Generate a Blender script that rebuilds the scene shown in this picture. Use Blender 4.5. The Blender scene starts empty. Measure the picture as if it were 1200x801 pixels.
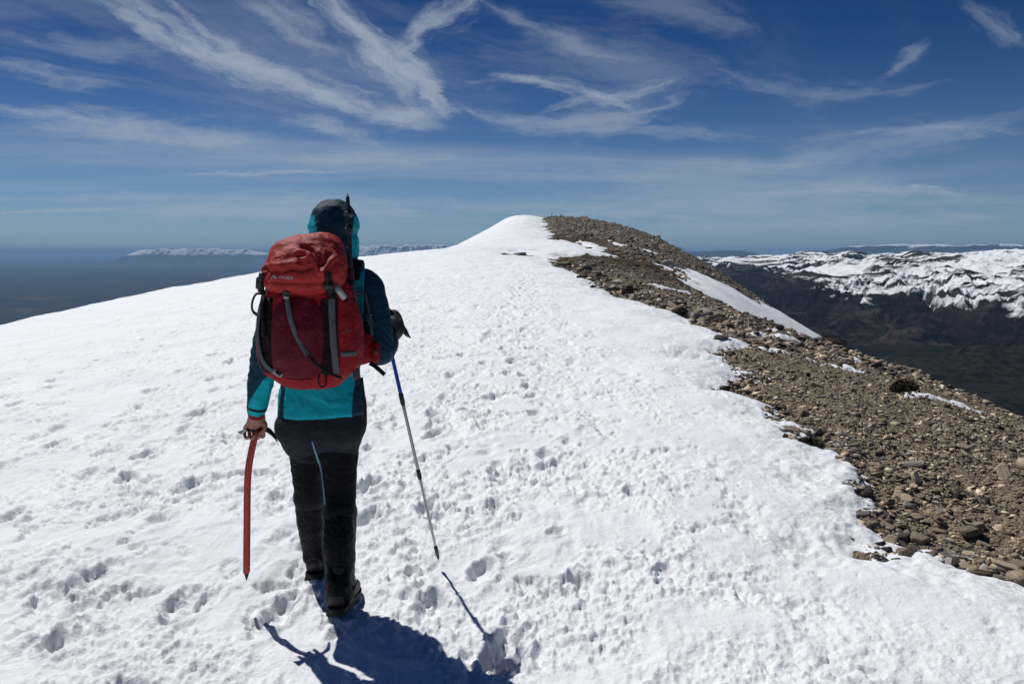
import bpy, bmesh, math, random
import numpy as np
from mathutils import Vector, Matrix
from mathutils.bvhtree import BVHTree

scene = bpy.context.scene
COL = scene.collection

# ---------------------------------------------------------------- camera
cam_data = bpy.data.cameras.new("camera")
cam_data.sensor_width = 36.0
cam_data.lens = 28.0
cam_data.clip_start = 0.05
cam_data.clip_end = 600000.0
cam = bpy.data.objects.new("camera", cam_data)
COL.objects.link(cam)
cam.location = (0, 0, 1.5)
cam.rotation_euler = (math.radians(90 - 6.3), 0, 0)
scene.camera = cam

# ---------------------------------------------------------------- sun
SUN_EL = math.radians(55.0)
SUN_AZ = math.radians(-37.0)            # measured from +Y, negative = to the left
sun_dir = Vector((math.sin(SUN_AZ) * math.cos(SUN_EL), math.cos(SUN_AZ) * math.cos(SUN_EL), math.sin(SUN_EL)))
sd = bpy.data.lights.new("sun", 'SUN')
sd.energy = 3.8
sd.angle = math.radians(0.5)
sd.color = (1.0, 0.982, 0.95)
sun = bpy.data.objects.new("sun", sd)
COL.objects.link(sun)
sun.rotation_euler = (-sun_dir).to_track_quat('-Z', 'Y').to_euler()
sun.location = sun_dir * 60

scene.view_settings.view_transform = 'Standard'
scene.view_settings.look = 'None'
scene.view_settings.gamma = 1.0
scene.view_settings.exposure = 0.0
scene.view_settings.use_curve_mapping = False
scene.render.engine = 'CYCLES'
cy = scene.cycles
cy.max_bounces = 5
cy.diffuse_bounces = 2
cy.use_adaptive_sampling = True
cy.adaptive_threshold = 0.02
cy.glossy_bounces = 2
cy.transmission_bounces = 2
cy.volume_bounces = 0
cy.caustics_reflective = False
cy.caustics_refractive = False
cy.use_denoising = True
try:
    cy.denoiser = 'OPENIMAGEDENOISE'
except Exception:
    pass

# ---------------------------------------------------------------- shader helpers
class NT:
    """small helper that writes shader maths as python expressions"""
    def __init__(self, tree):
        self.t = tree
        self.n = tree.nodes
        self.l = tree.links
    def node(self, kind, **kw):
        nd = self.n.new(kind)
        for k, v in kw.items():
            setattr(nd, k, v)
        return nd
    def set(self, sock, v):
        if isinstance(v, bpy.types.NodeSocket):
            self.l.new(v, sock)
        elif v is not None:
            sock.default_value = v
    def math(self, op, a, b=None, c=None, clamp=False):
        nd = self.node('ShaderNodeMath', operation=op, use_clamp=clamp)
        self.set(nd.inputs[0], a)
        if b is not None: self.set(nd.inputs[1], b)
        if c is not None: self.set(nd.inputs[2], c)
        return nd.outputs[0]
    def add(self, a, b): return self.math('ADD', a, b)
    def sub(self, a, b): return self.math('SUBTRACT', a, b)
    def mul(self, a, b): return self.math('MULTIPLY', a, b)
    def div(self, a, b): return self.math('DIVIDE', a, b)
    def mx(self, a, b): return self.math('MAXIMUM', a, b)
    def mn(self, a, b): return self.math('MINIMUM', a, b)
    def smooth(self, v, lo, hi, a=0.0, b=1.0):
        nd = self.node('ShaderNodeMapRange', interpolation_type='SMOOTHSTEP')
        self.set(nd.inputs[0], v)
        nd.inputs[1].default_value = lo; nd.inputs[2].default_value = hi
        nd.inputs[3].default_value = a; nd.inputs[4].default_value = b
        return nd.outputs[0]
    def comb(self, x, y, z):
        nd = self.node('ShaderNodeCombineXYZ')
        for i, v in enumerate((x, y, z)): self.set(nd.inputs[i], v)
        return nd.outputs[0]
    def sep(self, v):
        nd = self.node('ShaderNodeSeparateXYZ'); self.l.new(v, nd.inputs[0])
        return nd.outputs
    def noise(self, vec, scale, detail=4, rough=0.5, dist=0.0, dim='3D'):
        nd = self.node('ShaderNodeTexNoise', noise_dimensions=dim)
        if vec is not None: self.l.new(vec, nd.inputs['Vector'])
        nd.inputs['Scale'].default_value = scale
        nd.inputs['Detail'].default_value = detail
        nd.inputs['Roughness'].default_value = rough
        nd.inputs['Distortion'].default_value = dist
        return nd.outputs[0]
    def voronoi(self, vec, scale, feature='F1', out=0):
        nd = self.node('ShaderNodeTexVoronoi', feature=feature)
        if vec is not None: self.l.new(vec, nd.inputs['Vector'])
        nd.inputs['Scale'].default_value = scale
        return nd.outputs[out]
    def mix(self, f, a, b):
        nd = self.node('ShaderNodeMix', data_type='RGBA')
        self.set(nd.inputs[0], f)
        for s, v in ((nd.inputs[6], a), (nd.inputs[7], b)):
            if isinstance(v, tuple) and len(v) == 3: v = v + (1.0,)
            self.set(s, v)
        return nd.outputs[2]
    def ramp(self, v, stops):
        nd = self.node('ShaderNodeValToRGB')
        self.l.new(v, nd.inputs[0])
        e = nd.color_ramp.elements
        while len(e) < len(stops): e.new(0.5)
        for el, (p, c) in zip(e, stops):
            el.position = p; el.color = tuple(c) + ((1.0,) if len(c) == 3 else ())
        return nd.outputs[0]
    def bump(self, h, strength, distance, normal=None):
        nd = self.node('ShaderNodeBump')
        nd.inputs['Strength'].default_value = strength
        nd.inputs['Distance'].default_value = distance
        self.l.new(h, nd.inputs['Height'])
        if normal is not None: self.l.new(normal, nd.inputs['Normal'])
        return nd.outputs[0]
    def attr(self, name, out=2):
        nd = self.node('ShaderNodeAttribute', attribute_name=name)
        return nd.outputs[out]

def new_mat(name):
    m = bpy.data.materials.new(name)
    m.use_nodes = True
    nt = NT(m.node_tree)
    b = next(n for n in m.node_tree.nodes if n.type == 'BSDF_PRINCIPLED')
    return m, nt, b

def simple_mat(name, col, rough=0.6, metal=0.0, noise_scale=40.0, var=0.25, bump=0.15, bdist=0.002, spec=0.5, weave=0.0):
    m, nt, b = new_mat(name)
    tc = nt.node('ShaderNodeTexCoord').outputs['Object']
    n = nt.noise(tc, noise_scale, 5, 0.6)
    dark = tuple(c * (1 - var) for c in col); light = tuple(min(1, c * (1 + var)) for c in col)
    nt.l.new(nt.mix(nt.smooth(n, 0.3, 0.7), dark, light), b.inputs['Base Color'])
    b.inputs['Roughness'].default_value = rough
    b.inputs['Metallic'].default_value = metal
    b.inputs['Specular IOR Level'].default_value = spec
    h = n
    if weave:
        w = nt.noise(tc, weave, 1, 0.5)
        h = nt.add(nt.mul(n, 1.0), nt.mul(w, 0.4))
    nt.l.new(nt.bump(h, bump, bdist), b.inputs['Normal'])
    return m

# ---------------------------------------------------------------- world: clear sky with cirrus
world = bpy.data.worlds.new("World")
scene.world = world
world.use_nodes = True
world.cycles.sampling_method = "MANUAL"
world.cycles.sample_map_resolution = 256
wt = NT(world.node_tree)
for n in list(wt.n): wt.n.remove(n)
w_out = wt.node('ShaderNodeOutputWorld')
w_bg = wt.node('ShaderNodeBackground')
w_bg.inputs['Strength'].default_value = 0.05
sky = wt.node('ShaderNodeTexSky')
sky.sky_type = 'NISHITA'
sky.sun_disc = False
sky.sun_elevation = SUN_EL
sky.sun_rotation = SUN_AZ
sky.altitude = 2000
sky.air_density = 1.0
sky.dust_density = 0.1
sky.ozone_density = 6.0
wv = wt.node('ShaderNodeTexCoord').outputs['Generated']
dx, dy, dz = wt.sep(wv)
zz = wt.add(wt.mx(dz, 0.0), 0.045)
cx = wt.div(dx, zz); cyy = wt.div(dy, zz)          # a flat cloud layer high overhead
cp = wt.comb(cx, cyy, 0.0)
CLOUD_COL = (7.6, 8.7, 10.4, 1.0)
def plane_pt(u, v):
    """azimuth tangent u and elevation tangent v -> point of the cloud layer"""
    d = Vector((u, 1.0, v)).normalized()
    z = max(d.z, 0) + 0.045
    return d.x / z, d.y / z
# wind-warped coordinates
warp = wt.node('ShaderNodeTexNoise', noise_dimensions='2D')
wt.l.new(cp, warp.inputs['Vector']); warp.inputs['Scale'].default_value = 0.5; warp.inputs['Detail'].default_value = 1.5
wr, wg, wb = wt.sep(warp.outputs[1])
wx = wt.add(cx, wt.mul(wt.sub(wr, 0.5), 0.9)); wy = wt.add(cyy, wt.mul(wt.sub(wg, 0.5), 0.9))
def rot_coords(ang, sx, sy, ox=0.0, oy=0.0, a=None, b=None):
    a = wx if a is None else a; b = wy if b is None else b
    c, s = math.cos(ang), math.sin(ang)
    u = wt.add(wt.mul(a, c * sx), wt.mul(b, s * sx))
    v = wt.add(wt.mul(a, -s * sy), wt.mul(b, c * sy))
    return wt.comb(wt.add(u, ox), wt.add(v, oy), 0.0)
# fibres (long thin), and a broad mask
fib1 = wt.noise(rot_coords(math.radians(62), 0.35, 2.2), 1.0, 5, 0.62, 0.0, '2D')
fib2 = wt.noise(rot_coords(math.radians(8), 0.16, 0.75, 7.3, 2.1), 1.0, 5, 0.64, 0.0, '2D')
broad = wt.noise(rot_coords(0.3, 0.22, 0.26, 4.2, 9.7, cx, cyy), 1.0, 3, 0.5, 0.0, '2D')
veil = wt.noise(rot_coords(0.1, 0.09, 0.30, 1.7, 5.5), 1.0, 4, 0.6, 0.0, '2D')

# bearing and height of the view direction, gently ruffled by the wind
ady = wt.mx(wt.math('ABSOLUTE', dy), 0.08)
ruf = wt.node('ShaderNodeTexNoise', noise_dimensions='2D')
wt.l.new(cp, ruf.inputs['Vector']); ruf.inputs['Scale'].default_value = 1.9; ruf.inputs['Detail'].default_value = 4; ruf.inputs['Roughness'].default_value = .6
ur, ug, ub = wt.sep(ruf.outputs[1])
su = wt.add(wt.div(dx, ady), wt.mul(wt.sub(ur, 0.5), 0.05))
sv = wt.add(wt.div(dz, ady), wt.mul(wt.mul(wt.sub(ug, 0.5), 0.12), wt.mx(dz, 0.0)))
swx, swy = su, sv
swp = wt.comb(swx, swy, 0.0)
# bands of cirrus: ends (bearing, height), bow, half width, density, fibre stretch
BANDS = [(-0.519, 0.319, -0.094, 0.164, -0.0224, 0.0214, 0.75, 2.4),
         (-0.432, 0.314, -0.126, 0.159, -0.0207, 0.0096, 0.6, 2),
         (-0.473, 0.309, -0.281, 0.204, -0.0027, 0.0086, 0.5, 2),
         (-0.334, 0.314, -0.207, 0.237, -0.0038, 0.0257, 0.5, 1.6),
         (-0.244, 0.324, -0.068, 0.166, -0.0028, 0.0279, 0.85, 2.2),
         (-0.156, 0.235, -0.063, 0.172, 0.0026, 0.0129, 0.6, 2),
         (-0.015, 0.316, -0.145, 0.237, -0.0078, 0.0182, 0.7, 1.8),
         (-0.198, 0.176, -0.052, 0.178, -0.0092, 0.0204, 0.7, 1.4),
         (-0.057, 0.209, 0.146, 0.174, 0.0178, 0.0107, 0.6, 2.2),
         (-0.073, 0.184, 0.219, 0.202, -0.0363, 0.0182, 0.5, 2.4),
         (-0.277, 0.161, -0.158, 0.123, 0.0098, 0.0161, 0.55, 1.5),
         (-0.658, 0.179, -0.273, 0.137, -0.0033, 0.0257, 0.62, 2.4),
         (-0.643, 0.235, -0.479, 0.202, -0, 0.0139, 0.4, 2),
         (0.093, 0.301, 0.31, 0.26, 0.0146, 0.0279, 0.25, 2),
         (0.452, 0.212, 0.512, 0.26, -0.0009, 0.0107, 0.35, 1.5),
         (-0.53, 0.046, -0.064, 0.042, 0.0101, 0.0171, 0.62, 3),
         (-0.427, 0.098, -0.19, 0.103, -0.0016, 0.0043, 0.6, 2.5),
         (-0.657, 0.049, -0.46, 0.055, 0.0015, 0.0034, 0.75, 2.5),
         (0.47, 0.081, 0.533, 0.082, 0.0005, 0.0034, 0.675, 2),
         (0.284, 0.11, 0.647, 0.179, -0.0076, 0.0257, 0.3, 2.4),
         (-0.064, 0.054, 0.656, 0.065, 0.0015, 0.0321, 0.432, 3),
         (-0.042, 0.094, 0.431, 0.114, -0.0048, 0.0193, 0.22, 3),
         (-0.576, 0.304, 0.042, 0.184, -0.0228, 0.0804, 0.2, 3),
         (-0.062, 0.25, 0.239, 0.209, 0.0007, 0.0514, 0.26, 2.5),
         (-0.663, 0.102, 0.042, 0.097, 0.0125, 0.0364, 0.14, 3),
         (0.042, 0.097, 0.663, 0.112, -0.0172, 0.0429, 0.12, 3),
         (-0.666, 0.066, 0, 0.06, 0.005, 0.0107, 0.35, 3),
         (0.106, 0.031, 0.668, 0.045, -0.0001, 0.0171, 0.405, 3),
         (-0.041, 0.309, 0.166, 0.235, -0.014, 0.0171, 0.35, 2),
         (0, 0.143, 0.315, 0.138, 0.0123, 0.0107, 0.28, 2.5),
         (0.228, 0.23, 0.52, 0.204, -0.0226, 0.015, 0.26, 2.2),
         (0.377, 0.143, 0.66, 0.148, 0.008, 0.0096, 0.3, 2.5),
         (0.535, 0.314, 0.637, 0.245, -0.0043, 0.015, 0.3, 2),
         (-0.651, 0.275, -0.394, 0.245, -0.0118, 0.0171, 0.3, 2),
         (0, 0.045, 0.265, 0.039, 0.0077, 0.0075, 0.54, 3),
         (0.296, 0.073, 0.592, 0.069, 0.008, 0.0086, 0.472, 3),
         (-0.315, 0.123, -0.042, 0.125, -0.0113, 0.0096, 0.4, 2.5),
         (0.042, 0.174, 0.208, 0.212, -0.0022, 0.0129, 0.45, 2)]
def band(k, ax, ay, bx, by, bow, w, g, st):
    hl = math.hypot(bx - ax, by - ay) / 2
    mp = wt.node('ShaderNodeMapping', vector_type='TEXTURE')
    wt.l.new(swp, mp.inputs['Vector'])
    mp.inputs['Location'].default_value = ((ax + bx) / 2, (ay + by) / 2, 0)
    mp.inputs['Rotation'].default_value = (0, 0, math.atan2(by - ay, bx - ax))
    mp.inputs['Scale'].default_value = (hl, w, 1)
    x, y, z = wt.sep(mp.outputs[0])
    y2 = wt.math('MULTIPLY_ADD', wt.mul(x, x), bow / w, wt.sub(y, bow / w))
    n = wt.noise(wt.comb(wt.math('MULTIPLY_ADD', x, hl / w * .16, k * 7.3), wt.mul(y2, .30 * st), 0.0), 1.25, 6, .70, 0.0, '2D')
    e = wt.math('MULTIPLY_ADD', wt.math('ABSOLUTE', y2), 0.62, wt.mul(wt.mul(x, x), 0.55))
    return wt.mul(wt.smooth(wt.sub(wt.mul(n, 1.7), e), 0.08, 1.0), g * 1.12)
tot = None
for k, b_ in enumerate(BANDS):
    s_ = band(k, *b_)
    tot = s_ if tot is None else wt.sub(1.0, wt.mul(wt.sub(1.0, tot), wt.sub(1.0, s_)))
bg_c = wt.mul(wt.smooth(wt.add(wt.mul(fib2, 0.6), wt.mul(veil, 0.55)), 0.50, 0.84), 0.5)
bg_f = wt.mul(wt.smooth(fib1, 0.5, 0.85), wt.mul(wt.smooth(broad, 0.45, 0.65), 0.35))
# less cirrus to the upper right, where the sky is deep blue
clear = wt.smooth(wt.add(dx, wt.mul(dz, 1.2)), 0.25, 0.70, 1.0, 0.08)
bg_all = wt.mul(wt.add(bg_c, bg_f), clear)
cover = wt.sub(1.0, wt.mul(wt.sub(1.0, tot), wt.sub(1.0, wt.math('MINIMUM', bg_all, 0.9))))
cover = wt.math('MULTIPLY', cover, wt.smooth(dz, 0.0, 0.03), clamp=True)
# thin dry mountain air: the blue deepens quickly towards the zenith
def tint(col_low, col_high, lo, hi):
    return wt.mix(wt.smooth(dz, lo, hi), col_low, col_high)
gain = wt.node('ShaderNodeVectorMath', operation='MULTIPLY')
wt.l.new(sky.outputs[0], gain.inputs[0]); wt.l.new(tint((.80, .94, 1.08), (.085, .33, .62), .02, .30), gain.inputs[1])
mixed = wt.mix(wt.mul(cover, 0.9), gain.outputs[0], CLOUD_COL)
wt.l.new(mixed, w_bg.inputs['Color'])
wt.l.new(w_bg.outputs[0], w_out.inputs['Surface'])
# ---------------------------------------------------------------- terrain maths
def pchip(xs, ys):
    xs = np.asarray(xs, float); ys = np.asarray(ys, float)
    h = np.diff(xs); d = np.diff(ys) / h
    m = np.zeros_like(xs); m[0] = d[0]; m[-1] = d[-1]
    for i in range(1, len(xs) - 1):
        if d[i-1] * d[i] > 0:
            w1 = 2 * h[i] + h[i-1]; w2 = h[i] + 2 * h[i-1]
            m[i] = (w1 + w2) / (w1 / d[i-1] + w2 / d[i])
    def f(x):
        x = np.clip(x, xs[0], xs[-1]); i = np.clip(np.searchsorted(xs, x) - 1, 0, len(xs) - 2)
        t = (x - xs[i]) / h[i]
        return ys[i]*(1+2*t)*(1-t)**2 + m[i]*h[i]*t*(1-t)**2 + ys[i+1]*t*t*(3-2*t) + m[i+1]*h[i]*t*t*(t-1)
    return f

def sstep(v, a, b):
    t = np.clip((v - a) / (b - a), 0, 1)
    return t * t * (3 - 2 * t)

_G = np.array([[math.cos(a), math.sin(a)] for a in np.linspace(0, 2 * math.pi, 17)[:16]], np.float32)
def pnoise(x, y, seed=0):
    xi = np.floor(x).astype(np.int64); yi = np.floor(y).astype(np.int64)
    fx = (x - xi).astype(np.float32); fy = (y - yi).astype(np.float32)
    def g(ix, iy, ax, ay):
        h = (ix * 374761393 + iy * 668265263 + seed * 974634541) & 0xFFFFFFFF
        h = ((h ^ (h >> 13)) * 1274126177) & 0xFFFFFFFF
        h = (h ^ (h >> 16)) & 15
        v = _G[h]
        return v[..., 0] * ax + v[..., 1] * ay
    u = fx * fx * fx * (fx * (fx * 6 - 15) + 10); v = fy * fy * fy * (fy * (fy * 6 - 15) + 10)
    a = g(xi, yi, fx, fy); b = g(xi + 1, yi, fx - 1, fy)
    c = g(xi, yi + 1, fx, fy - 1); d = g(xi + 1, yi + 1, fx - 1, fy - 1)
    return 1.5 * ((a + (b - a) * u) * (1 - v) + (c + (d - c) * u) * v)

def fbm(x, y, oct=4, seed=0, gain=0.5, lac=2.03):
    s = 0; a = 1.0
    for i in range(oct):
        s = s + a * pnoise(x, y, seed + i * 17)
        x = x * lac + 13.7; y = y * lac + 7.1; a *= gain
    return s
def ridged(x, y, oct=4, seed=0, gain=0.5, lac=2.03):
    s = 0; a = 1.0
    for i in range(oct):
        s = s + a * (1 - 2.2 * np.abs(pnoise(x, y, seed + i * 17)))
        x = x * lac + 13.7; y = y * lac + 7.1; a *= gain
    return s

_base = pchip([-400,-100,-30,0,3.3,10,20,30,45,60,80,110,150,200,235,255,300,400,700],
              [-25,-6,-1.3,-.16,-.10,0,.22,.56,1.13,1.52,1.85,3.3,6.3,9.9,11.6,12.0,11.4,7.0,-12])
_xl = pchip([-400,0,30,60,120,250,700], [-.5,0,.2,.5,2.5,5.5,8])
_xr = pchip([-400,0,20,40,60,120,250,700], [2,2,2.4,2.6,4.0,7,11,14])
_bl = pchip([-400,0,40,60,100,140,180,250,700], [.0064,.0064,.0053,.0050,.012,.024,.031,.036,.02])
_cr = pchip([-400,0,10,16,30,45,80,150,250,700], [.036,.036,.037,.031,.036,.034,.016,.0100,.0078,.006])
def _fall(d, c, mx):
    d = np.maximum(d, 0); dl = mx / (2 * c)
    return np.where(d < dl, c * d * d, c * dl * dl + mx * (d - dl))
def macro(x, y):
    """the smooth shape of the ridge"""
    return _base(y) - _fall(_xl(y) - x, _bl(y), .55) - _fall(x - _xr(y), _cr(y), .62)

_edge = pchip([-400,-5,0,2.5,3.5,3.97,4.34,4.63,5.3,5.92,6.6,7.21,7.8,8.46,9.39,9.78,11.15,12.0,12.6,12.95,13.6,15.5,17.46,19.8,22.6,30.1,39.3,44,50.3,51.9,60,68,88.6,109,126,157,183,230,300,700],
              [2.6,2.6,2.95,2.85,2.58,2.16,2.11,2.2,2.24,2.27,2.4,2.55,2.58,2.43,2.73,3.02,3.01,3.1,3.6,4.0,3.84,3.75,3.75,3.4,2.91,2.89,2.1,2.2,2.41,4.97,7.0,8.12,8.48,6.39,7.38,8.0,8.72,9.4,10,12])
def seg_d(x, y, pts):
    best = np.full(x.shape, 1e9)
    for (ax, ay), (bx, by) in zip(pts[:-1], pts[1:]):
        ex, ey = bx - ax, by - ay; L = ex * ex + ey * ey
        t = np.clip(((x - ax) * ex + (y - ay) * ey) / L, 0, 1)
        best = np.minimum(best, np.hypot(x - ax - t * ex, y - ay - t * ey))
    return best
def poly_sd(x, y, P):
    """signed distance to a polygon, positive inside"""
    d = seg_d(x, y, P + P[:1]); ins = np.zeros(x.shape, bool)
    n = len(P)
    for i in range(n):
        (ax, ay), (bx, by) = P[i], P[(i + 1) % n]
        if ay == by: continue
        c = ((ay > y) != (by > y)) & (x < (bx - ax) * (y - ay) / (by - ay) + ax)
        ins ^= c
    return np.where(ins, d, -d)
GULLY = [(10.5, 47), (14, 76), (19.3, 95), (24.7, 101), (40, 133), (62, 190), (90, 230), (105, 130), (45, 45), (18, 36), (12, 40)]
STREAKS = [([(4.5, 70), (8.0, 76), (9.2, 88), (9.4, 98), (7.4, 115)], 1.1),
           ([(6.8, 137), (10, 133), (12.5, 127), (13.4, 112)], 1.3),
           ([(12.6, 108), (14.5, 106), (16.7, 104.5), (22.4, 113)], 1.5), ([(22, 112), (27, 122)], 1.0),
           ([(22, 165), (27, 166), (33, 172)], 1.8), ([(28, 140), (36, 150)], 1.2), ([(33, 128), (40, 141)], .9),
           ([(16, 150), (19, 140)], 1.2), ([(10, 190), (14, 186)], 1.5), ([(11, 208), (18, 206)], 1.3),
           ([(6.1, 13.9), (6.4, 14.6)], 0.16), ([(5.4, 10.4), (5.85, 10.3)], 0.14), ([(4.9, 11.9), (5.1, 12.1)], 0.10),
           ([(5.4, 17), (6.3, 18)], 0.16), ([(4.8, 15.6), (5.5, 15.9)], 0.13), ([(6.2, 24), (7.2, 25)], 0.2), ([(3.3, 12.8), (4.7, 12.9)], 0.12),
           ([(5.2, 30), (6.8, 31)], 0.3), ([(6.7, 9.4), (7.0, 9.2)], 0.1)]
ROCK_ISLANDS = [([(-0.6, 52), (0.4, 50.6), (1.6, 48)], 1.0), ([(0.5, 58), (1.1, 57.8)], 0.3), ([(2.2, 24.6), (2.5, 24.4)], 0.15),
                ([(2.7, 11.1), (3.0, 11.05)], 0.12), ([(1.98, 4.05), (2.1, 4.0)], 0.05)]
def snow_sd(x, y):
    """metres inside (+) or outside (-) the snow cover, without the fine raggedness"""
    s = _edge(y) - x
    s = np.where((y > 40), s * 0.8, s)
    for p, w in ROCK_ISLANDS:
        s = np.minimum(s, seg_d(x, y, p) - w)
    far = y > 25
    s = np.maximum(s, poly_sd(x, y, GULLY) * 0.5)
    for p, w in STREAKS:
        s = np.maximum(s, w - seg_d(x, y, p))
    return s
def undul(x, y):
    r = np.hypot(x, y)
    a = 0.035 * fbm(x * 0.55, y * 0.42, 3, 5)
    b = 0.22 * fbm(x * 0.09, y * 0.09, 3, 9) * sstep(r, 12, 60)
    c = 0.8 * fbm(x * 0.03, y * 0.03, 3, 21) * sstep(r, 60, 180)
    return a + b + c
def snow_thick(x, y):
    r = np.hypot(x, y)
    s = snow_sd(x, y)
    nearf = 1 - sstep(r, 20, 60)
    s = s + nearf * (0.26 * fbm(x * 1.0, y * 0.9, 5, 31, 0.66)) + (1 - nearf) * (1.1 * fbm(x * 0.16, y * 0.10, 5, 37, 0.62))
    k = 1 + r / 14.0
    t = 0.075 * k * np.tanh(s / (0.30 * k)) + 0.015
    return t, s
def rock_h(x, y):
    r = np.hypot(x, y)
    h = 0.05 * fbm(x * 1.1, y * 1.1, 4, 51, 0.55)
    h = h + 0.030 * (0.5 - ridged(x * 3.1, y * 3.1, 3, 57)) * (1 - sstep(r, 25, 60))
    h = h + sstep(r, 8, 60) * 0.40 * fbm(x * 0.35, y * 0.35, 4, 61, 0.6)
    h = h + sstep(r, 40, 150) * 0.55 * np.maximum(0, ridged(x * 0.17, y * 0.17, 4, 63, 0.6))
    return h
def deep(x, y, z):
    """far down both flanks the ridge runs out into the valley floor"""
    return np.maximum(z, VALLEY - 2)
VALLEY = -400.0            # wooded valley on the right
PLAIN = -900.0             # the plain on the left lies much lower
def ground_z(x, y):
    z = macro(x, y) + undul(x, y)
    t, s = snow_thick(x, y)
    return z, t, s

def make_mesh(name, V, F, mats=(), smooth=True, attrs=None, mat_idx=None):
    me = bpy.data.meshes.new(name)
    V = np.asarray(V, np.float32); 
    if isinstance(F, np.ndarray) and F.ndim == 2:
        n, k = F.shape
        me.vertices.add(len(V)); me.vertices.foreach_set('co', V.ravel())
        me.loops.add(n * k); me.loops.foreach_set('vertex_index', F.astype(np.int32).ravel())
        me.polygons.add(n); me.polygons.foreach_set('loop_start', np.arange(0, n * k, k, dtype=np.int32))
        me.polygons.foreach_set('loop_total', np.full(n, k, np.int32)) if False else None
        me.update(calc_edges=True)
    else:
        me.from_pydata([tuple(map(float, v)) for v in V], [], [tuple(int(i) for i in f) for f in F])
    me.validate()
    for m in mats: me.materials.append(m)
    if smooth: me.polygons.foreach_set('use_smooth', np.ones(len(me.polygons), bool))
    if mat_idx is not None: me.polygons.foreach_set('material_index', np.asarray(mat_idx, np.int32))
    if attrs:
        for k, a in attrs.items():
            at = me.attributes.new(k, 'FLOAT', 'POINT'); at.data.foreach_set('value', np.asarray(a, np.float32))
    me.update()
    return me
def link(name, me, parent=None):
    o = bpy.data.objects.new(name, me); COL.objects.link(o)
    if parent is not None: o.parent = parent
    return o
def tag(o, label=None, cat=None, group=None, kind=None):
    if label: o['label'] = label
    if cat: o['category'] = cat
    if group: o['group'] = group
    if kind: o['kind'] = kind
    return o

def polar_grid(az_half, az_step, az_coarse, r0, r1, ratio):
    a1 = np.arange(-az_half, az_half + 1e-6, az_step)
    a2 = np.arange(az_half + az_coarse, 360 - az_half - az_coarse * 0.5, az_coarse)
    az = np.radians(np.concatenate([a1, a2]))
    nr = int(math.log(r1 / r0) / math.log(ratio)) + 1
    r = r0 * ratio ** np.arange(nr)
    A, R = np.meshgrid(az, r)
    i = np.arange(nr - 1)[:, None] * len(az); j = np.arange(len(az))[None, :]
    j2 = (j + 1) % len(az)
    F = np.stack([i + j, i + j2, i + len(az) + j2, i + len(az) + j], -1).reshape(-1, 4)
    return (np.sin(A) * R).ravel(), (np.cos(A) * R).ravel(), R.ravel(), F
def keep_faces(V, F, keepv, extra=()):
    kf = keepv[F].any(1); F = F[kf]
    used = np.zeros(len(V), bool); used[F.ravel()] = True
    idx = np.cumsum(used) - 1
    return V[used], idx[F], [e[used] for e in extra]

rng = np.random.default_rng(11)

# ---------------------------------------------------------------- snow surface
QUALITY = 1.0
X, Y, R, F = polar_grid(40, 0.085 / QUALITY, 3.0, 0.5, 620, 1 + 0.0040 / QUALITY)
z0, T, SD = ground_z(X, Y)
far_fade = 1 - sstep(R, 10, 70)
# how trodden the snow is: rough along the walked line, calmer towards the rock
trod = np.exp(-((X + 0.6 - 0.02 * Y) / 2.4) ** 2)
calm = sstep(X, 0.7, 1.9) * (1 - sstep(Y, 30, 60))
rough = (0.62 + 0.55 * trod + 0.26 * sstep(-X, 1.0, 2.5)) * (1 - 0.5 * calm)
wxn = X + 0.12 * fbm(X * 1.7, Y * 1.7, 3, 71); wyn = Y + 0.12 * fbm(X * 1.7, Y * 1.7, 3, 73)
det = np.zeros_like(X)
det += 0.018 * fbm(wxn * 1.5, wyn * 1.1, 2, 81) * (1 - sstep(R, 40, 120))
det += 0.0085 * rough * ridged(wxn * 3.3, wyn * 2.3, 3, 85, 0.55) * (1 - sstep(R, 45, 130))
# irregular melt pits with ragged lips
pit = pnoise(wxn * 3.4 + 40, wyn * 2.2, 91) + 0.42 * fbm(X * 11, Y * 9, 3, 93, .6)
det -= 0.034 * rough * sstep(pit, 0.34, 0.78) * (1 - sstep(R, 50, 130))
nearf = 1 - sstep(R, 14, 48)
cl = pnoise(X * 1.3, Y * 0.9, 95) + .35 * pnoise(X * 4, Y * 3, 96)
# broken crust: small plates and crumbs with crisp edges, lying in patches
cr1 = fbm(X * 8.5 + .4 * wxn, Y * 7.5, 2, 98, .6)
det += 0.013 * rough * sstep(cr1, 0.16, 0.30) * (0.6 + 0.8 * np.clip(cr1, 0, 1)) * nearf * sstep(cl, -0.30, 0.25)
cr2 = fbm(X * 19, Y * 17, 2, 101, .6)
det += 0.0085 * rough * sstep(cr2, 0.10, 0.42) * (1 - sstep(R, 6, 18)) * sstep(cl, -0.35, 0.2)
det -= 0.005 * rough * sstep(-cr2, 0.25, 0.58) * (1 - sstep(R, 6, 18)) * sstep(cl, -0.2, 0.3)
cr3 = pnoise(X * 41, Y * 37, 103)
det += 0.0045 * rough * sstep(cr3, 0.15, 0.5) * (1 - sstep(R, 3, 9)) * sstep(cl, -0.45, 0.1)
# longer furrows and old tracks that follow the ridge
fur = pnoise(X * 2.4 + 0.15 * Y, Y * 0.55, 111) + .2 * fbm(X * 9, Y * 7, 2, 113)
det -= 0.020 * (1 - calm) * sstep(fur, 0.25, 0.7) * (1 - sstep(R, 30, 90))
# faint wind ribs across the smooth snow by the rock
det += 0.007 * calm * pnoise(X * 0.9 + .3 * pnoise(X, Y, 115), Y * 3.4, 117) * (1 - sstep(R, 25, 60))
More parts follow.
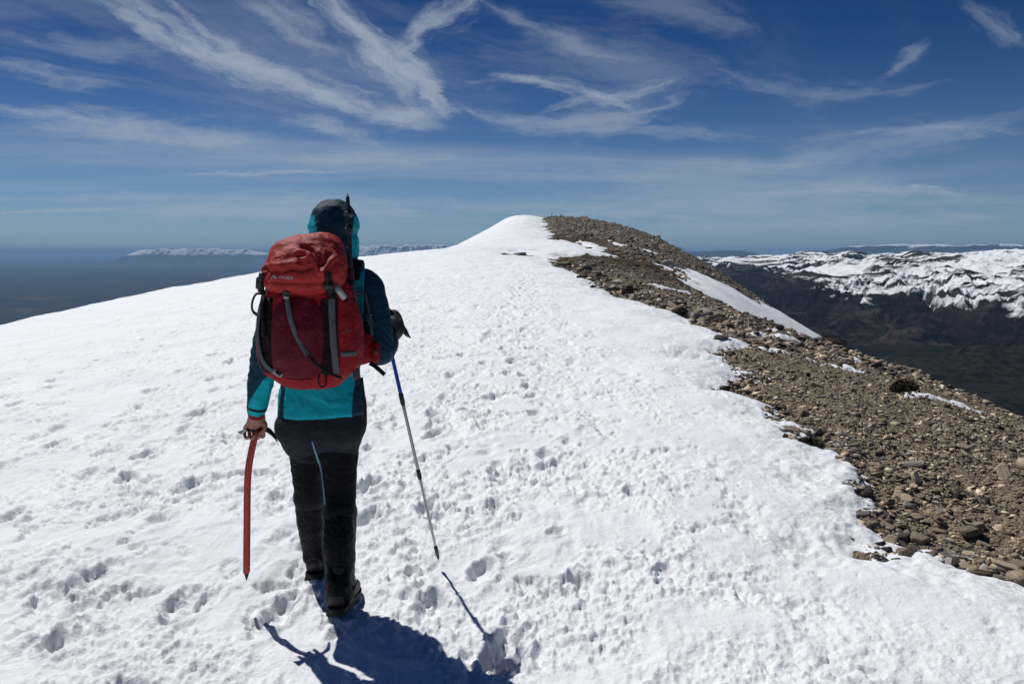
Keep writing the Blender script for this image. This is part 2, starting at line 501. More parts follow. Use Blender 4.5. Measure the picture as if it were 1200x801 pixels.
# boot prints
prints = []
R_ = random.Random(4)
def track(x0, y0, x1, y1, step, jitter, dep):
    L = math.hypot(x1 - x0, y1 - y0); n = int(L / step); dxy = ((x1 - x0) / L, (y1 - y0) / L)
    for i in range(n):
        s = (i + R_.uniform(-.15, .15)) * step; side = (0.11 if i % 2 else -0.11) + R_.uniform(-jitter, jitter)
        prints.append((x0 + dxy[0] * s - dxy[1] * side, y0 + dxy[1] * s + dxy[0] * side,
                       math.atan2(dxy[0], dxy[1]) + R_.uniform(-.25, .25), dep * R_.uniform(.5, 1.2), R_.uniform(.85, 1.15)))
track(-0.95, 1.1, -0.55, 3.0, .62, .05, .045)
track(-0.78, 4.2, 0.6, 30, .7, .2, .062)
track(-0.1, 3.0, 1.0, 40, .68, .2, .055)
track(-0.35, 1.2, 0.8, 30, .66, .2, .048)
track(-1.45, 1.3, -1.1, 9.0, .68, .08, .050)
track(-1.9, 1.6, -2.3, 14, .7, .12, .050)
track(-2.7, 2.3, -2.9, 16, .7, .15, .055)
track(-3.6, 3.4, -4.4, 20, .72, .2, .055)
track(0.35, 1.4, 1.2, 16, .8, .2, .026)
track(-4.8, 5, -7.2, 18, .72, .2, .05)
for _ in range(60):
    yy = 1.5 * (20 ** R_.random()); xx = R_.uniform(-.75, .22) * yy * .9
    prints.append((xx, yy, R_.uniform(-.6, .6), R_.uniform(.012, .035), R_.uniform(.4, 1.0)))
# the slots left by the hiker's own last steps and by the pole
prints += [(-0.99, 3.28, .05, .07, .9), (-0.35, 3.45, 0.1, .02, .35)]
near_idx = np.nonzero((R < 32) & (np.abs(X) < 22))[0]
nx_, ny_ = X[near_idx], Y[near_idx]; pd = np.zeros(len(near_idx))
order = np.argsort(ny_); sy = ny_[order]
for (px_, py_, a, d, s) in prints:
    lo, hi = np.searchsorted(sy, [py_ - .35, py_ + .35]); sel = order[lo:hi]
    sel = sel[np.abs(nx_[sel] - px_) < .35]
    if len(sel) == 0: continue
    ux = nx_[sel] - px_; uy = ny_[sel] - py_
    l = (ux * math.sin(a) + uy * math.cos(a)) / (.165 * s); w = (ux * math.cos(a) - uy * math.sin(a)) / ((.062 + .012 * 1) * s)
    q = np.sqrt(l * l + w * w) + 0.34 * fbm(nx_[sel] * 9, ny_[sel] * 9, 3, 131, .65)
    pd[sel] += -.95 * d * (1 - sstep(q, .42, 1.10)) + .25 * d * np.exp(-((q - 1.25) / .28) ** 2)
det[near_idx] += pd
# wind ripples and drifts on the far dome
det += sstep(R, 50, 120) * 0.10 * fbm(X * 0.25, Y * 0.12, 3, 141)
edge_soft = sstep(SD, -0.05, 0.35)
zs = z0 + T + det * (0.35 + 0.65 * edge_soft)
def snow_top_at(x, y):
    """mean snow height at a point (without crumbs)"""
    z, t, s = ground_z(np.array([float(x)]), np.array([float(y)]))
    return float(z[0] + max(t[0], 0))
kk = (1 + R / 14.0)
keep = SD > -0.42 * kk
dirt = sstep(-SD, -0.55 * kk, 0.02) * sstep(fbm(X * 2.3, Y * 2.3, 4, 151, .6), -.25, .5)
V, F2, ex = keep_faces(np.stack([X, Y, zs], 1), F, keep, [dirt])
def snow_material():
    m, nt, b = new_mat("snow_crust")
    tc = nt.node('ShaderNodeTexCoord').outputs['Object']
    cd = nt.node('ShaderNodeVectorMath', operation='LENGTH'); nt.l.new(tc, cd.inputs[0])
    near = nt.smooth(cd.outputs['Value'], 5.0, 75.0, 1.0, 0.12)
    n1 = nt.noise(tc, 26, 6, 0.65); n2 = nt.noise(tc, 110, 4, 0.7); n3 = nt.noise(tc, 6, 4, 0.55)
    big = nt.noise(tc, 0.9, 5, 0.6)
    # old spring snow: slightly grey and dusty in drifting patches
    c = nt.mix(nt.smooth(big, 0.35, 0.72), (0.86, 0.875, 0.895), (0.79, 0.805, 0.83))
    c = nt.mix(nt.mul(nt.smooth(n1, 0.56, 0.78), 0.30), c, (0.70, 0.715, 0.735))
    # wind-blown grit where the cover thins out against the stones
    gr = nt.mul(nt.attr('dirt'), nt.smooth(nt.noise(tc, 45, 4, .7), .48, .66))
    c = nt.mix(nt.mul(gr, .55), c, (.30, .235, .165))
    nt.l.new(c, b.inputs['Base Color'])
    b.inputs['Roughness'].default_value = 0.62
    b.inputs['Specular IOR Level'].default_value = 0.3
    h = nt.add(nt.add(nt.mul(n1, 0.6), nt.mul(n2, 0.22)), nt.mul(n3, 0.9))
    h = nt.mul(h, near)
    nt.l.new(nt.bump(h, 0.85, 0.020), b.inputs['Normal'])
    return m
M_SNOW = snow_material()
snow = link("snow_field", make_mesh("snow_field", V, F2, [M_SNOW], True, {"dirt": ex[0]}))
tag(snow, "sunlit trodden spring snow covering the broad crest", "snow", kind="structure")

def rock_ground_material():
    m, nt, b = new_mat("stony_ground")
    geo = nt.node('ShaderNodeNewGeometry')
    tc = nt.node('ShaderNodeTexCoord').outputs['Object']
    dist = nt.node('ShaderNodeVectorMath', operation='LENGTH'); nt.l.new(tc, dist.inputs[0])
    d = dist.outputs['Value']
    v1 = nt.voronoi(tc, 17, 'F1', 1); v1d = nt.voronoi(tc, 17, 'DISTANCE_TO_EDGE')
    v2 = nt.voronoi(tc, 44, 'F1', 1); v2d = nt.voronoi(tc, 44, 'DISTANCE_TO_EDGE')
    r1, g1, b1 = nt.sep(v1); r2, g2, b2 = nt.sep(v2)
    near = nt.ramp(r2, [(0.0, (.11, .082, .054)), (0.45, (.225, .17, .116)), (0.8, (.32, .255, .18)), (1.0, (.45, .385, .305))])
    near = nt.mix(nt.mul(nt.smooth(r1, .2, .9), .6), near, nt.ramp(g1, [(0, (.16, .12, .08)), (1, (.38, .305, .215))]))
    near = nt.mix(nt.smooth(v2d, 0.10, 0.0), near, (.055, .04, .027))
    patch = nt.noise(tc, 0.5, 5, 0.6)
    near = nt.mix(nt.mul(nt.smooth(patch, 0.5, 0.7), 0.5), near, (.24, .182, .125))
    # far: grey blocks and rusty brown turf
    vf = nt.voronoi(tc, 0.9, 'F1', 1); rf, gf, bf = nt.sep(vf); vfd = nt.voronoi(tc, 0.9, 'DISTANCE_TO_EDGE')
    nf = nt.noise(tc, 0.06, 6, 0.62)
    nf2 = nt.noise(tc, 0.9, 6, 0.7)
    grey = nt.ramp(nf2, [(0.3, (.085, .073, .057)), (0.5, (.18, .155, .122)), (0.68, (.33, .295, .25))])
    grey = nt.mix(nt.smooth(vfd, 0.10, 0.0), grey, (.05, .045, .038))
    turf = nt.mix(nf2, (.062, .042, .026), (.125, .084, .052))
    px, py, pz = nt.sep(tc)
    # the turf lies on the gentle ground next to the snow, the blocks further down
    side = nt.add(nt.sub(px, nt.mul(py, 0.035)), nt.mul(nt.sub(nf, 0.5), 20))
    band = nt.mul(nt.smooth(py, 128, 112), nt.smooth(py, 30, 45))
    far = nt.mix(nt.mul(nt.smooth(side, 12.0, 6.0), band), grey, turf)
    far = nt.mix(nt.smooth(d, 22, 42), near, far)
    nt.l.new(far, b.inputs['Base Color'])
    b.inputs['Roughness'].default_value = 0.9
    b.inputs['Specular IOR Level'].default_value = 0.2
    h = nt.add(nt.mul(nt.smooth(v1d, 0, 0.25), 0.7), nt.mul(nt.smooth(v2d, 0, 0.3), 0.3))
    h = nt.add(h, nt.mul(r1, 0.7))
    nb = nt.bump(h, 0.8, 0.02)
    hf = nt.mul(nt.add(nf2, nt.mul(nt.smooth(vfd, 0, .3), .6)), nt.smooth(d, 25, 60))
    nt.l.new(nt.bump(hf, 0.9, 0.5, nb), b.inputs['Normal'])
    return m
M_GROUND = rock_ground_material()
Xr, Yr, Rr, Fr = polar_grid(41, 0.11, 4.0, 0.5, 1500, 1.0085)
zr = macro(Xr, Yr) + undul(Xr, Yr)
tr, sr = snow_thick(Xr, Yr)
zr = zr + rock_h(Xr, Yr) * sstep(-sr, -0.3 - Rr / 40, 0.25 + Rr / 60)
zr = np.where(sr > 0.5 + Rr / 14.0, zr - 0.25 - Rr * 0.01, zr)
zr = np.maximum(zr, VALLEY - 3)
ground = link("rocky_ground", make_mesh("rocky_ground", np.stack([Xr, Yr, zr], 1), Fr, [M_GROUND]))
tag(ground, "bare brown stony ground sloping away beside the snow", "ground", kind="structure")
def rock_top(x, y):
    x = np.asarray(x, float); y = np.asarray(y, float)
    t, s = snow_thick(x, y); r = np.hypot(x, y)
    z = macro(x, y) + undul(x, y)
    zr_ = z + rock_h(x, y) * sstep(-s, -0.3 - r / 40, 0.25 + r / 60)
    return np.maximum(zr_, z + np.where(s > -0.42 * (1 + r / 14), t, -9)), s

# ---------------------------------------------------------------- valley floor and plain
def valley_material():
    m, nt, b = new_mat("valley_woods_and_fields")
    tc = nt.node('ShaderNodeTexCoord').outputs['Object']
    n1 = nt.noise(tc, 0.0012, 6, 0.6); n2 = nt.noise(tc, 0.012, 5, 0.65); n3 = nt.noise(tc, 0.0004, 4, 0.6)
    fields = nt.voronoi(tc, 0.0016, 'F1', 1); fr, fg, fb = nt.sep(fields)
    col = nt.mix(nt.smooth(n2, 0.35, 0.65), (.0040, .0050, .0050), (.0100, .0105, .0100))
    col = nt.mix(nt.smooth(n1, 0.50, 0.66), col, (.022, .020, .018))
    px, py, pz = nt.sep(tc)
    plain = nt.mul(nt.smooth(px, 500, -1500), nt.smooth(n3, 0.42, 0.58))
    col = nt.mix(nt.mul(plain, nt.smooth(fr, 0.35, 0.8)), col, (.05, .043, .036))
    col = nt.mix(nt.smooth(px, 600, -1800), col, nt.mix(nt.smooth(n2, .35, .65), (.028, .040, .054), (.058, .068, .080)))  # left plain: distance haze put into the ground colour as blue-grey
    col = nt.mix(nt.mul(plain, nt.smooth(fr, 0.45, 0.85)), col, (.075, .070, .062))
    scrub = nt.mul(nt.attr('scrub'), nt.smooth(nt.noise(tc, .03, 5, .75), .40, .60))
    col = nt.mix(scrub, col, (.030, .027, .023))
    nt.l.new(col, b.inputs['Base Color'])
    b.inputs['Roughness'].default_value = 0.95
    b.inputs['Specular IOR Level'].default_value = 0.0
    nt.l.new(nt.bump(n2, 1.0, 14.0), b.inputs['Normal'])
    return m
M_VALLEY = valley_material()
Xv, Yv, Rv, Fv = polar_grid(44, 0.25, 4.0, 120, 240000, 1.022)
lowl = sstep(-Xv, -600, 900) * sstep(Rv, 300, 3500)
zv = VALLEY * (1 - lowl) + PLAIN * lowl
zv = zv + (1 - lowl) * (22 * fbm(Xv / 900, Yv / 900, 4, 201) + 18 * sstep(Rv, 2000, 9000) * fbm(Xv / 2600, Yv / 2600, 4, 203)) + lowl * 25 * fbm(Xv / 4000, Yv / 4000, 4, 205)
zv += 62 * np.exp(-(((Xv - 1700) / 560) ** 2 + ((Yv - 2750) / 260) ** 2)) * (1 + .5 * fbm(Xv / 160, Yv / 160, 4, 207))
zv += 34 * np.exp(-(((Xv - 1450) / 700) ** 2 + ((Yv - 2050) / 160) ** 2)) * (1 + .6 * fbm(Xv / 130, Yv / 130, 4, 209))
# the ridge's own lower slopes
zv = zv + 60 * sstep(-Rv, -900, -250)
zv += 240 * np.exp(-(((Xv + 4900) / 900) ** 2 + ((Yv - 6900) / 700) ** 2)) * (1 + .2 * fbm(Xv / 500, Yv / 500, 3, 211))
scrub = np.exp(-(((Xv - 1750) / 900) ** 2 + ((Yv - 2650) / 420) ** 2)) + .8 * np.exp(-(((Xv - 1500) / 900) ** 2 + ((Yv - 2000) / 170) ** 2)) + .55 * sstep(fbm(Xv / 800, Yv / 300, 4, 213), .25, .5) * sstep(Rv, 2500, 4200)
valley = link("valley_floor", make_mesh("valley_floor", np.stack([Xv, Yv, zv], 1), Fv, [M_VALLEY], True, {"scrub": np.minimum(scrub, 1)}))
tag(valley, "dark wooded valley and hazy plain far below the crest", "valley", kind="structure")

# ---------------------------------------------------------------- snowy range across the valley
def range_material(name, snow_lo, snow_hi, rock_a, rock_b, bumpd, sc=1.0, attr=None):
    m, nt, b = new_mat(name)
    tc = nt.node('ShaderNodeTexCoord').outputs['Object']
    geo = nt.node('ShaderNodeNewGeometry')
    nx, ny, nz = nt.sep(geo.outputs['Normal'])
    px, py, pz = nt.sep(tc)
    sq = nt.comb(nt.mul(px, .5), nt.mul(py, .7), nt.mul(pz, 2.4))
    n1 = nt.noise(sq, 0.0042 * sc, 7, 0.66); n2 = nt.noise(sq, 0.017 * sc, 6, 0.72); n3 = nt.noise(tc, 0.0011 * sc, 4, 0.5)
    alt = nt.add(pz, nt.add(nt.mul(nt.sub(n1, 0.5), 240 / sc), nt.mul(nt.sub(n3, 0.5), 150 / sc)))
    s = nt.smooth(alt, snow_lo, snow_hi)
    steep = nt.smooth(nt.add(nz, nt.mul(nt.sub(n2, .5), .35)), 0.72, 0.90)
    s = nt.mul(s, steep)
    s = nt.smooth(nt.add(s, nt.mul(nt.sub(n2, 0.5), 1.0)), 0.36, 0.60)
    if attr:
        s = nt.smooth(nt.add(nt.attr(attr), nt.mul(nt.sub(n2, .5), .9)), -.22, .22)
    rock = nt.mix(nt.smooth(n2, 0.3, 0.7), rock_a, rock_b)
    rock = nt.mix(nt.mul(nt.smooth(n3, .5, .62), .6), rock, tuple(min(1, c * 1.8) for c in rock_b))
    if attr: rock = nt.mix(nt.mul(nt.attr('warm'), nt.smooth(n2, .35, .65, .25, .9)), rock, (.062, .050, .048))
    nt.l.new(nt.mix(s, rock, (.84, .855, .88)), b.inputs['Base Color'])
    b.inputs['Roughness'].default_value = 0.9
    b.inputs['Specular IOR Level'].default_value = 0.0
    nt.l.new(nt.bump(nt.add(n1, nt.mul(n2, .5)), 1.0, bumpd), b.inputs['Normal'])
    return m
M_RANGE = range_material("snowy_limestone_range", -300, -140, (.004, .004, .0055), (.019, .0155, .0150), 26.0, 1.0, "snow")
azs = np.radians(np.linspace(7.5, 42, 760)); rr = np.geomspace(3600, 13500, 480)
A, Rm = np.meshgrid(azs, rr); xm = np.sin(A) * Rm; ym = np.cos(A) * Rm
az_deg = np.degrees(A)
wq = 330 * fbm(xm / 1500, ym / 1500, 3, 301); wq2 = 330 * fbm(xm / 1500, ym / 1500, 3, 303)
leftw = sstep(-az_deg, -25, -15)                      # towards the left the range stands farther back
foot = 4250 + 1300 * leftw + 380 * fbm(xm / 900, ym / 3000, 3, 307)
q = (Rm + wq * .6 - foot)
prof = 150 * sstep(q, 0, 1250) + 120 * sstep(q, 900, 2700) + 125 * sstep(q, 2300, 4700)
zz_ = VALLEY - 22 + prof * (1 - .10 * leftw)
# spurs and gullies that run down towards the valley
xt = (A - A.mean()) * 7000 + .7 * wq2
spur = ridged((xt + .22 * q) / 640, q / 1500, 5, 311, .58)
spur2 = ridged((xt - .35 * q) / 190, q / 600, 5, 317, .55)
steepness = sstep(q, 0, 500) * (1 - .72 * sstep(q, 3000, 5200))
zz_ += steepness * (1 + .5 * (1 - sstep(q, 900, 2000))) * (40 * spur + 10 * spur2)
zz_ += 34 * sstep(q, -700, -100) * (1 - sstep(q, 100, 900)) * np.maximum(0, fbm(xm / 330, ym / 300, 5, 329) + .25) * 2.6    # foothills
summits = (44 * np.exp(-((az_deg - 20.2) / 1.1) ** 2) + 26 * np.exp(-((az_deg - 22.6) / .7) ** 2) + 30 * np.exp(-((az_deg - 17.3) / .9) ** 2)
           + 30 * np.exp(-((az_deg - 31.0) / 2.0) ** 2) + 18 * np.exp(-((az_deg - 26.5) / 1.2) ** 2))
zz_ += (summits - 18) * sstep(q, 2600, 4400) + 20 * sstep(q, 2400, 4200) * ridged(xm / 520, ym / 1500, 5, 335, .58)
# a broken cliff band under the snowy shoulder
cl_ = sstep(zz_ + 30 * fbm(xm / 260, ym / 300, 4, 337), -268, -240)
zz_ += 38 * (cl_ - .5) * sstep(az_deg, 22, 26) * sstep(q, 300, 900) * (1 - sstep(q, 2200, 3000))
zz_ -= 520 * sstep(Rm, 10600, 13300)
# snow lies above a wavering line, stays in the gullies and blows off the spurs
line = -250 + 165 * leftw + 45 * fbm(xt / 900, q / 2500, 3, 341)
streaky = fbm((xt + .8 * q) / 1000, (q - .28 * xt) / 120, 5, 343, .62)
snowv = np.clip((zz_ - line) / 150, -1.5, .30 + .12 * sstep(az_deg, 24, 34)) - .25 * (spur - .35) + .85 * streaky + .42 * fbm(xt / 420, q / 500, 4, 347)
warm = sstep(fbm(xm / 500, ym / 520, 5, 351, .6), .05, .45) * sstep(zz_, VALLEY - 20, VALLEY + 30)  # brown ground patches that also paint sunlit parts of the slopes
snowv = np.clip(snowv - 1.6 * (1 - sstep(zz_, line - 120, line - 35)), -1.5, 1.0) 
i = np.arange(len(rr) - 1)[:, None] * len(azs); j = np.arange(len(azs) - 1)[None, :]
Fm = np.stack([i + j, i + j + 1, i + len(azs) + j + 1, i + len(azs) + j], -1).reshape(-1, 4)
rng_mesh = link("mountain_range", make_mesh("mountain_range", np.stack([xm.ravel(), ym.ravel(), zz_.ravel()], 1), Fm, [M_RANGE], True, {"snow": snowv.ravel(), "warm": warm.ravel()}))
tag(rng_mesh, "snow-capped mountain range with dark cliffs across the valley", "mountains", kind="structure")

# ---------------------------------------------------------------- mountains on the horizon
def far_range(name, label, az0, az1, dist, base, peak, seed, mat, wid=3000):
    na, nr = 620, 60
    azs = np.radians(np.linspace(az0, az1, na)); rr = np.linspace(dist - wid, dist + wid, nr)
    A, Rm = np.meshgrid(azs, rr); xm = np.sin(A) * Rm; ym = np.cos(A) * Rm
    tt = (np.degrees(A) - az0) / (az1 - az0)
    env = sstep(tt, 0, .30) * sstep(1 - tt, 0, .28)
    prof = np.maximum(1 - np.abs(Rm - dist) / wid, 0)
    rd = ridged(xm / 1300, ym / 2600, 6, seed, .6)
    z = base - 30 + (peak - base) * np.minimum(1, prof * 1.3) * (0.50 * env ** .6 + 0.44 * env + .085 * rd * prof * env + .05 * fbm(xm / 5000, ym / 9000, 3, seed + 5))
    i = np.arange(nr - 1)[:, None] * na; j = np.arange(na - 1)[None, :]
    Fm = np.stack([i + j, i + j + 1, i + na + j + 1, i + na + j], -1).reshape(-1, 4)
    o = link(name, make_mesh(name, np.stack([xm.ravel(), ym.ravel(), z.ravel()], 1), Fm, [mat]))
    return tag(o, label, "mountains", kind="structure")
M_FAR = range_material("distant_snowy_mountains", -160, 60, (.075, .085, .10), (.11, .115, .125), 60.0, .6)  # rock paled to blue-grey, so haze is partly in its colour
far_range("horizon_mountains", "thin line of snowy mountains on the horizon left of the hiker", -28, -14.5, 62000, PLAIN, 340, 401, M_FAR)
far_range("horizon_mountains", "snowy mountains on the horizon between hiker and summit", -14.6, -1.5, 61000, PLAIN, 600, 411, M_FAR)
M_BLUEHILL = range_material("distant_bare_hills", 330, 420, (.02, .024, .03), (.04, .04, .045), 60.0, .6)
far_range("horizon_mountains", "faint blue mountains behind the snow-capped range", 17, 40, 44000, VALLEY, 420, 421, M_BLUEHILL)
far_range("horizon_mountains", "low blue hills on the horizon right of the summit slope", 7, 19, 47000, VALLEY, 170, 431, M_BLUEHILL)

# ---------------------------------------------------------------- air
def haze_box():
    bm = bmesh.new()
    bmesh.ops.create_cube(bm, size=1.0)
    x0, x1, y0, y1, z0, z1 = -250000, 250000, -250000, 250000, PLAIN - 150, 640
    for v in bm.verts:
        v.co = Vector(((x0 + x1) / 2 + v.co.x * (x1 - x0), (y0 + y1) / 2 + v.co.y * (y1 - y0), (z0 + z1) / 2 + v.co.z * (z1 - z0)))
    me = bpy.data.meshes.new("haze"); bm.to_mesh(me); bm.free()
    m = bpy.data.materials.new("thin_blue_haze"); m.use_nodes = True
    t = m.node_tree
    for n in list(t.nodes): t.nodes.remove(n)
    o = t.nodes.new('ShaderNodeOutputMaterial'); v = t.nodes.new('ShaderNodeVolumePrincipled')
    v.inputs['Color'].default_value = (0.35, 0.61, 0.95, 1)
    v.inputs['Density'].default_value = HAZE_DENSITY
    v.inputs['Anisotropy'].default_value = 0.0
    t.links.new(v.outputs[0], o.inputs['Volume'])
    me.materials.append(m)
    ob = link("haze", me)
    tag(ob, "blue distance haze over the plain and the valley", "haze", kind="stuff")
HAZE_DENSITY = 1.9e-5
haze_box()
# ---------------------------------------------------------------- solid modelling helpers
def nrm(v):
    v = np.asarray(v, float); return v / max(np.linalg.norm(v), 1e-9)
def cr_path(P, n):
    """Catmull-Rom resample of rows of P"""
    P = np.asarray(P, float)
    if len(P) == 2:
        t = np.linspace(0, 1, n)[:, None]; return P[0] * (1 - t) + P[1] * t
    Q = np.vstack([2 * P[0] - P[1], P, 2 * P[-1] - P[-2]])
    out = []
    for s in np.linspace(0, len(P) - 1, n):
        i = min(int(s), len(P) - 2); t = s - i
        a, b, c, d = Q[i], Q[i+1], Q[i+2], Q[i+3]
        out.append(.5 * ((2*b) + (-a + c)*t + (2*a - 5*b + 4*c - d)*t*t + (-a + 3*b - 3*c + d)*t**3))
    return np.array(out)
def loft(pts, radii, side=(1, 0, 0), n=24, exp=2.0, rings=None, cap=True, capk=.9):
    """closed limb: pts (k,3), radii (k,) or (k,2); side = direction of the first radius"""
    pts = np.asarray(pts, float); radii = np.asarray(radii, float)
    if radii.ndim == 1: radii = np.stack([radii, radii], 1)
    m = rings or max(8, 6 * (len(pts) - 1) + 1)
    D = cr_path(np.hstack([pts, radii]), m); P = D[:, :3]; R = np.maximum(D[:, 3:], 1e-4)
    T = np.gradient(P, axis=0)
    V = []
    ang = np.linspace(0, 2 * math.pi, n, endpoint=False)
    ca, sa = np.cos(ang), np.sin(ang)
    ex = 2.0 / exp
    ca = np.sign(ca) * np.abs(ca) ** ex; sa = np.sign(sa) * np.abs(sa) ** ex
    def ring(c, t, r):
        u = np.asarray(side, float); u = nrm(u - t * np.dot(u, t)); v = np.cross(t, u)
        V.extend(c + ca[:, None] * u * r[0] + sa[:, None] * v * r[1])
    k = 0
    if cap:
        t = nrm(T[0]); rm = min(R[0])
        for q in (0.25, 0.6, 0.87):
            ring(P[0] - t * rm * math.sqrt(1 - q * q) * capk, t, R[0] * q); k += 1
    for i in range(m):
        ring(P[i], nrm(T[i]), R[i]); k += 1
    if cap:
        t = nrm(T[-1]); rm = min(R[-1])
        for q in (0.87, 0.6, 0.25):
            ring(P[-1] + t * rm * math.sqrt(1 - q * q) * capk, t, R[-1] * q); k += 1
    F = []
    for i in range(k - 1):
        for j in range(n):
            j2 = (j + 1) % n
            F.append((i*n+j, i*n+j2, (i+1)*n+j2, (i+1)*n+j))
    F.append(tuple(range(n - 1, -1, -1))); F.append(tuple((k-1)*n + j for j in range(n)))
    return np.array(V), F
def ball(c, r, n=16):
    r = np.asarray(r, float) * np.ones(3)
    V = []; F = []
    for i in range(1, n):
        th = math.pi * i / n
        for j in range(2 * n):
            ph = math.pi * j / n
            V.append((c[0] + r[0]*math.sin(th)*math.cos(ph), c[1] + r[1]*math.sin(th)*math.sin(ph), c[2] + r[2]*math.cos(th)))
    m = 2 * n
    for i in range(n - 2):
        for j in range(m):
            F.append((i*m + j, (i+1)*m + j, (i+1)*m + (j+1) % m, i*m + (j+1) % m))
    F.append(tuple(range(m))); F.append(tuple((n-2)*m + j for j in range(m - 1, -1, -1)))
    return np.array(V), F
def boxx(c, s, R=None):
    c = np.asarray(c, float); s = np.asarray(s, float) / 2
    V = np.array([[x, y, z] for x in (-1, 1) for y in (-1, 1) for z in (-1, 1)], float) * s
    if R is not None: V = V @ np.asarray(R).T
    F = [(0,1,3,2), (4,6,7,5), (0,4,5,1), (2,3,7,6), (0,2,6,4), (1,5,7,3)]
    return V + c, F
def join(parts):
    V = []; F = []; o = 0
    for v, f in parts:
        V.append(v); F += [tuple(i + o for i in q) for q in f]; o += len(v)
    return np.vstack(V), F
def lap(V, F4, it, lam=0.5, mask=None):
    E = np.vstack([F4[:, [0, 1]], F4[:, [1, 2]], F4[:, [2, 3]], F4[:, [3, 0]]])
    i = np.concatenate([E[:, 0], E[:, 1]]); j = np.concatenate([E[:, 1], E[:, 0]])
    cnt = np.bincount(i, minlength=len(V)).astype(float); cnt[cnt == 0] = 1
    for _ in range(it):
        avg = np.stack([np.bincount(i, V[j, k], minlength=len(V)) for k in range(3)], 1) / cnt[:, None]
        d = lam * (avg - V)
        if mask is not None: d *= mask[:, None]
        V = V + d
    return V
def union(parts, voxel, smooth=4, lam=.5):
    V, F = join(parts)
    me = make_mesh("tmp_union", V, F)
    ob = bpy.data.objects.new("tmp_union", me); COL.objects.link(ob)
    md = ob.modifiers.new("r", 'REMESH'); md.mode = 'VOXEL'; md.voxel_size = voxel; md.adaptivity = 0
    dg = bpy.context.evaluated_depsgraph_get()
    ev = ob.evaluated_get(dg); em = ev.to_mesh()
    n = len(em.vertices); A = np.empty(n * 3, np.float32); em.vertices.foreach_get('co', A); A = A.reshape(-1, 3).astype(float)
    Q = np.empty(len(em.polygons) * 4, np.int32)
    nl = len(em.loops)
    L = np.empty(nl, np.int32); em.loops.foreach_get('vertex_index', L)
    tot = np.array([p.loop_total for p in em.polygons])
    if (tot == 4).all(): Q = L.reshape(-1, 4)
    else:
        Q = []
        k = 0
        for t in tot:
            q = list(L[k:k+t]); k += t
            if t == 3: q.append(q[2])
            Q.append(q[:4])
        Q = np.array(Q)
    ev.to_mesh_clear()
    bpy.data.objects.remove(ob); bpy.data.meshes.remove(me)
    if smooth: A = lap(A, Q, smooth, lam)
    return A, Q
def vnorm(V, Q):
    n = np.cross(V[Q[:, 2]] - V[Q[:, 0]], V[Q[:, 3]] - V[Q[:, 1]])
    N = np.zeros_like(V)
    for k in range(4):
        for c in range(3): N[:, c] += np.bincount(Q[:, k], n[:, c], minlength=len(V))
    return N / np.maximum(np.linalg.norm(N, axis=1, keepdims=True), 1e-12)
def n3(V, f, seed):
    """cheap solid noise from three planes"""
    a = fbm(V[:, 0] * f + 3.1, V[:, 2] * f, 3, seed); b = fbm(V[:, 1] * f + 7.7, V[:, 2] * f + 1.3, 3, seed + 3)
    c = fbm(V[:, 0] * f, V[:, 1] * f + 5.2, 3, seed + 7)
    return (a + b + c) / 1.7
def part(name, VF, mat, parent=None, smooth=True, attrs=None, mats=None, mat_idx=None, label=None):
    V, F = VF
    V = np.asarray(V, float)
    if parent is not None:
        p = parent; off = np.zeros(3)
        while p is not None:
            off += np.array(p.location); p = p.parent
        V = V - off
    me = make_mesh(name, V, F, mats or [mat], smooth, attrs, mat_idx)
    o = link(name, me, parent)
    if label: o['label'] = label
    return o
def empty(name, loc):
    o = bpy.data.objects.new(name, None); COL.objects.link(o); o.location = loc
    o.empty_display_size = .1
    return o
def tube(pts, r, n=10, rings=None, cap=True):
    pts = np.asarray(pts, float)
    d = nrm(pts[-1] - pts[0]); side = (1, 0, 0) if abs(d[0]) < .8 else (0, 0, 1)
    rr = np.full(len(pts), r) if np.isscalar(r) else np.asarray(r)
    return loft(pts, rr, side, n, 2.0, rings, cap)
def ribbon(pts, normals, width, thick):
    """webbing: a flat closed band following pts with its face along normals"""
    pts = np.asarray(pts, float); normals = np.asarray(normals, float)
    T = np.gradient(pts, axis=0); V = []; F = []
    for p, t, nn in zip(pts, T, normals):
        t = nrm(t); nn = nrm(nn - t * np.dot(nn, t)); s = np.cross(t, nn)
        w = width / 2; h = thick / 2
        for a, b in ((-w, -h), (-w * .8, h), (w * .8, h), (w, -h)):
            V.append(p + s * a + nn * b)
    k = len(pts)
    for i in range(k - 1):
        for j in range(4):
            F.append((i*4+j, i*4+(j+1) % 4, (i+1)*4+(j+1) % 4, (i+1)*4+j))
    F.append((3, 2, 1, 0)); F.append(tuple((k-1)*4 + j for j in range(4)))
    return np.array(V), F
def rotz(a):
    c, s = math.cos(a), math.sin(a); return np.array([[c, -s, 0], [s, c, 0], [0, 0, 1.]])
def roty(a):
    c, s = math.cos(a), math.sin(a); return np.array([[c, 0, s], [0, 1, 0], [-s, 0, c]])
def rotx(a):
    c, s = math.cos(a), math.sin(a); return np.array([[1, 0, 0], [0, c, -s], [0, s, c]])
def bevel_box(c, s, b, R=None):
    """box with chamfered edges"""
    bm = bmesh.new(); bmesh.ops.create_cube(bm, size=1.0)
    for v in bm.verts: v.co = Vector((v.co.x * s[0], v.co.y * s[1], v.co.z * s[2]))
    bmesh.ops.bevel(bm, geom=bm.edges[:], offset=b, segments=2, affect='EDGES')
    V = np.array([v.co[:] for v in bm.verts]); bm.verts.index_update()
    F = [tuple(v.index for v in f.verts) for f in bm.faces]; bm.free()
    if R is not None: V = V @ np.asarray(R).T
    return V + np.asarray(c, float), F
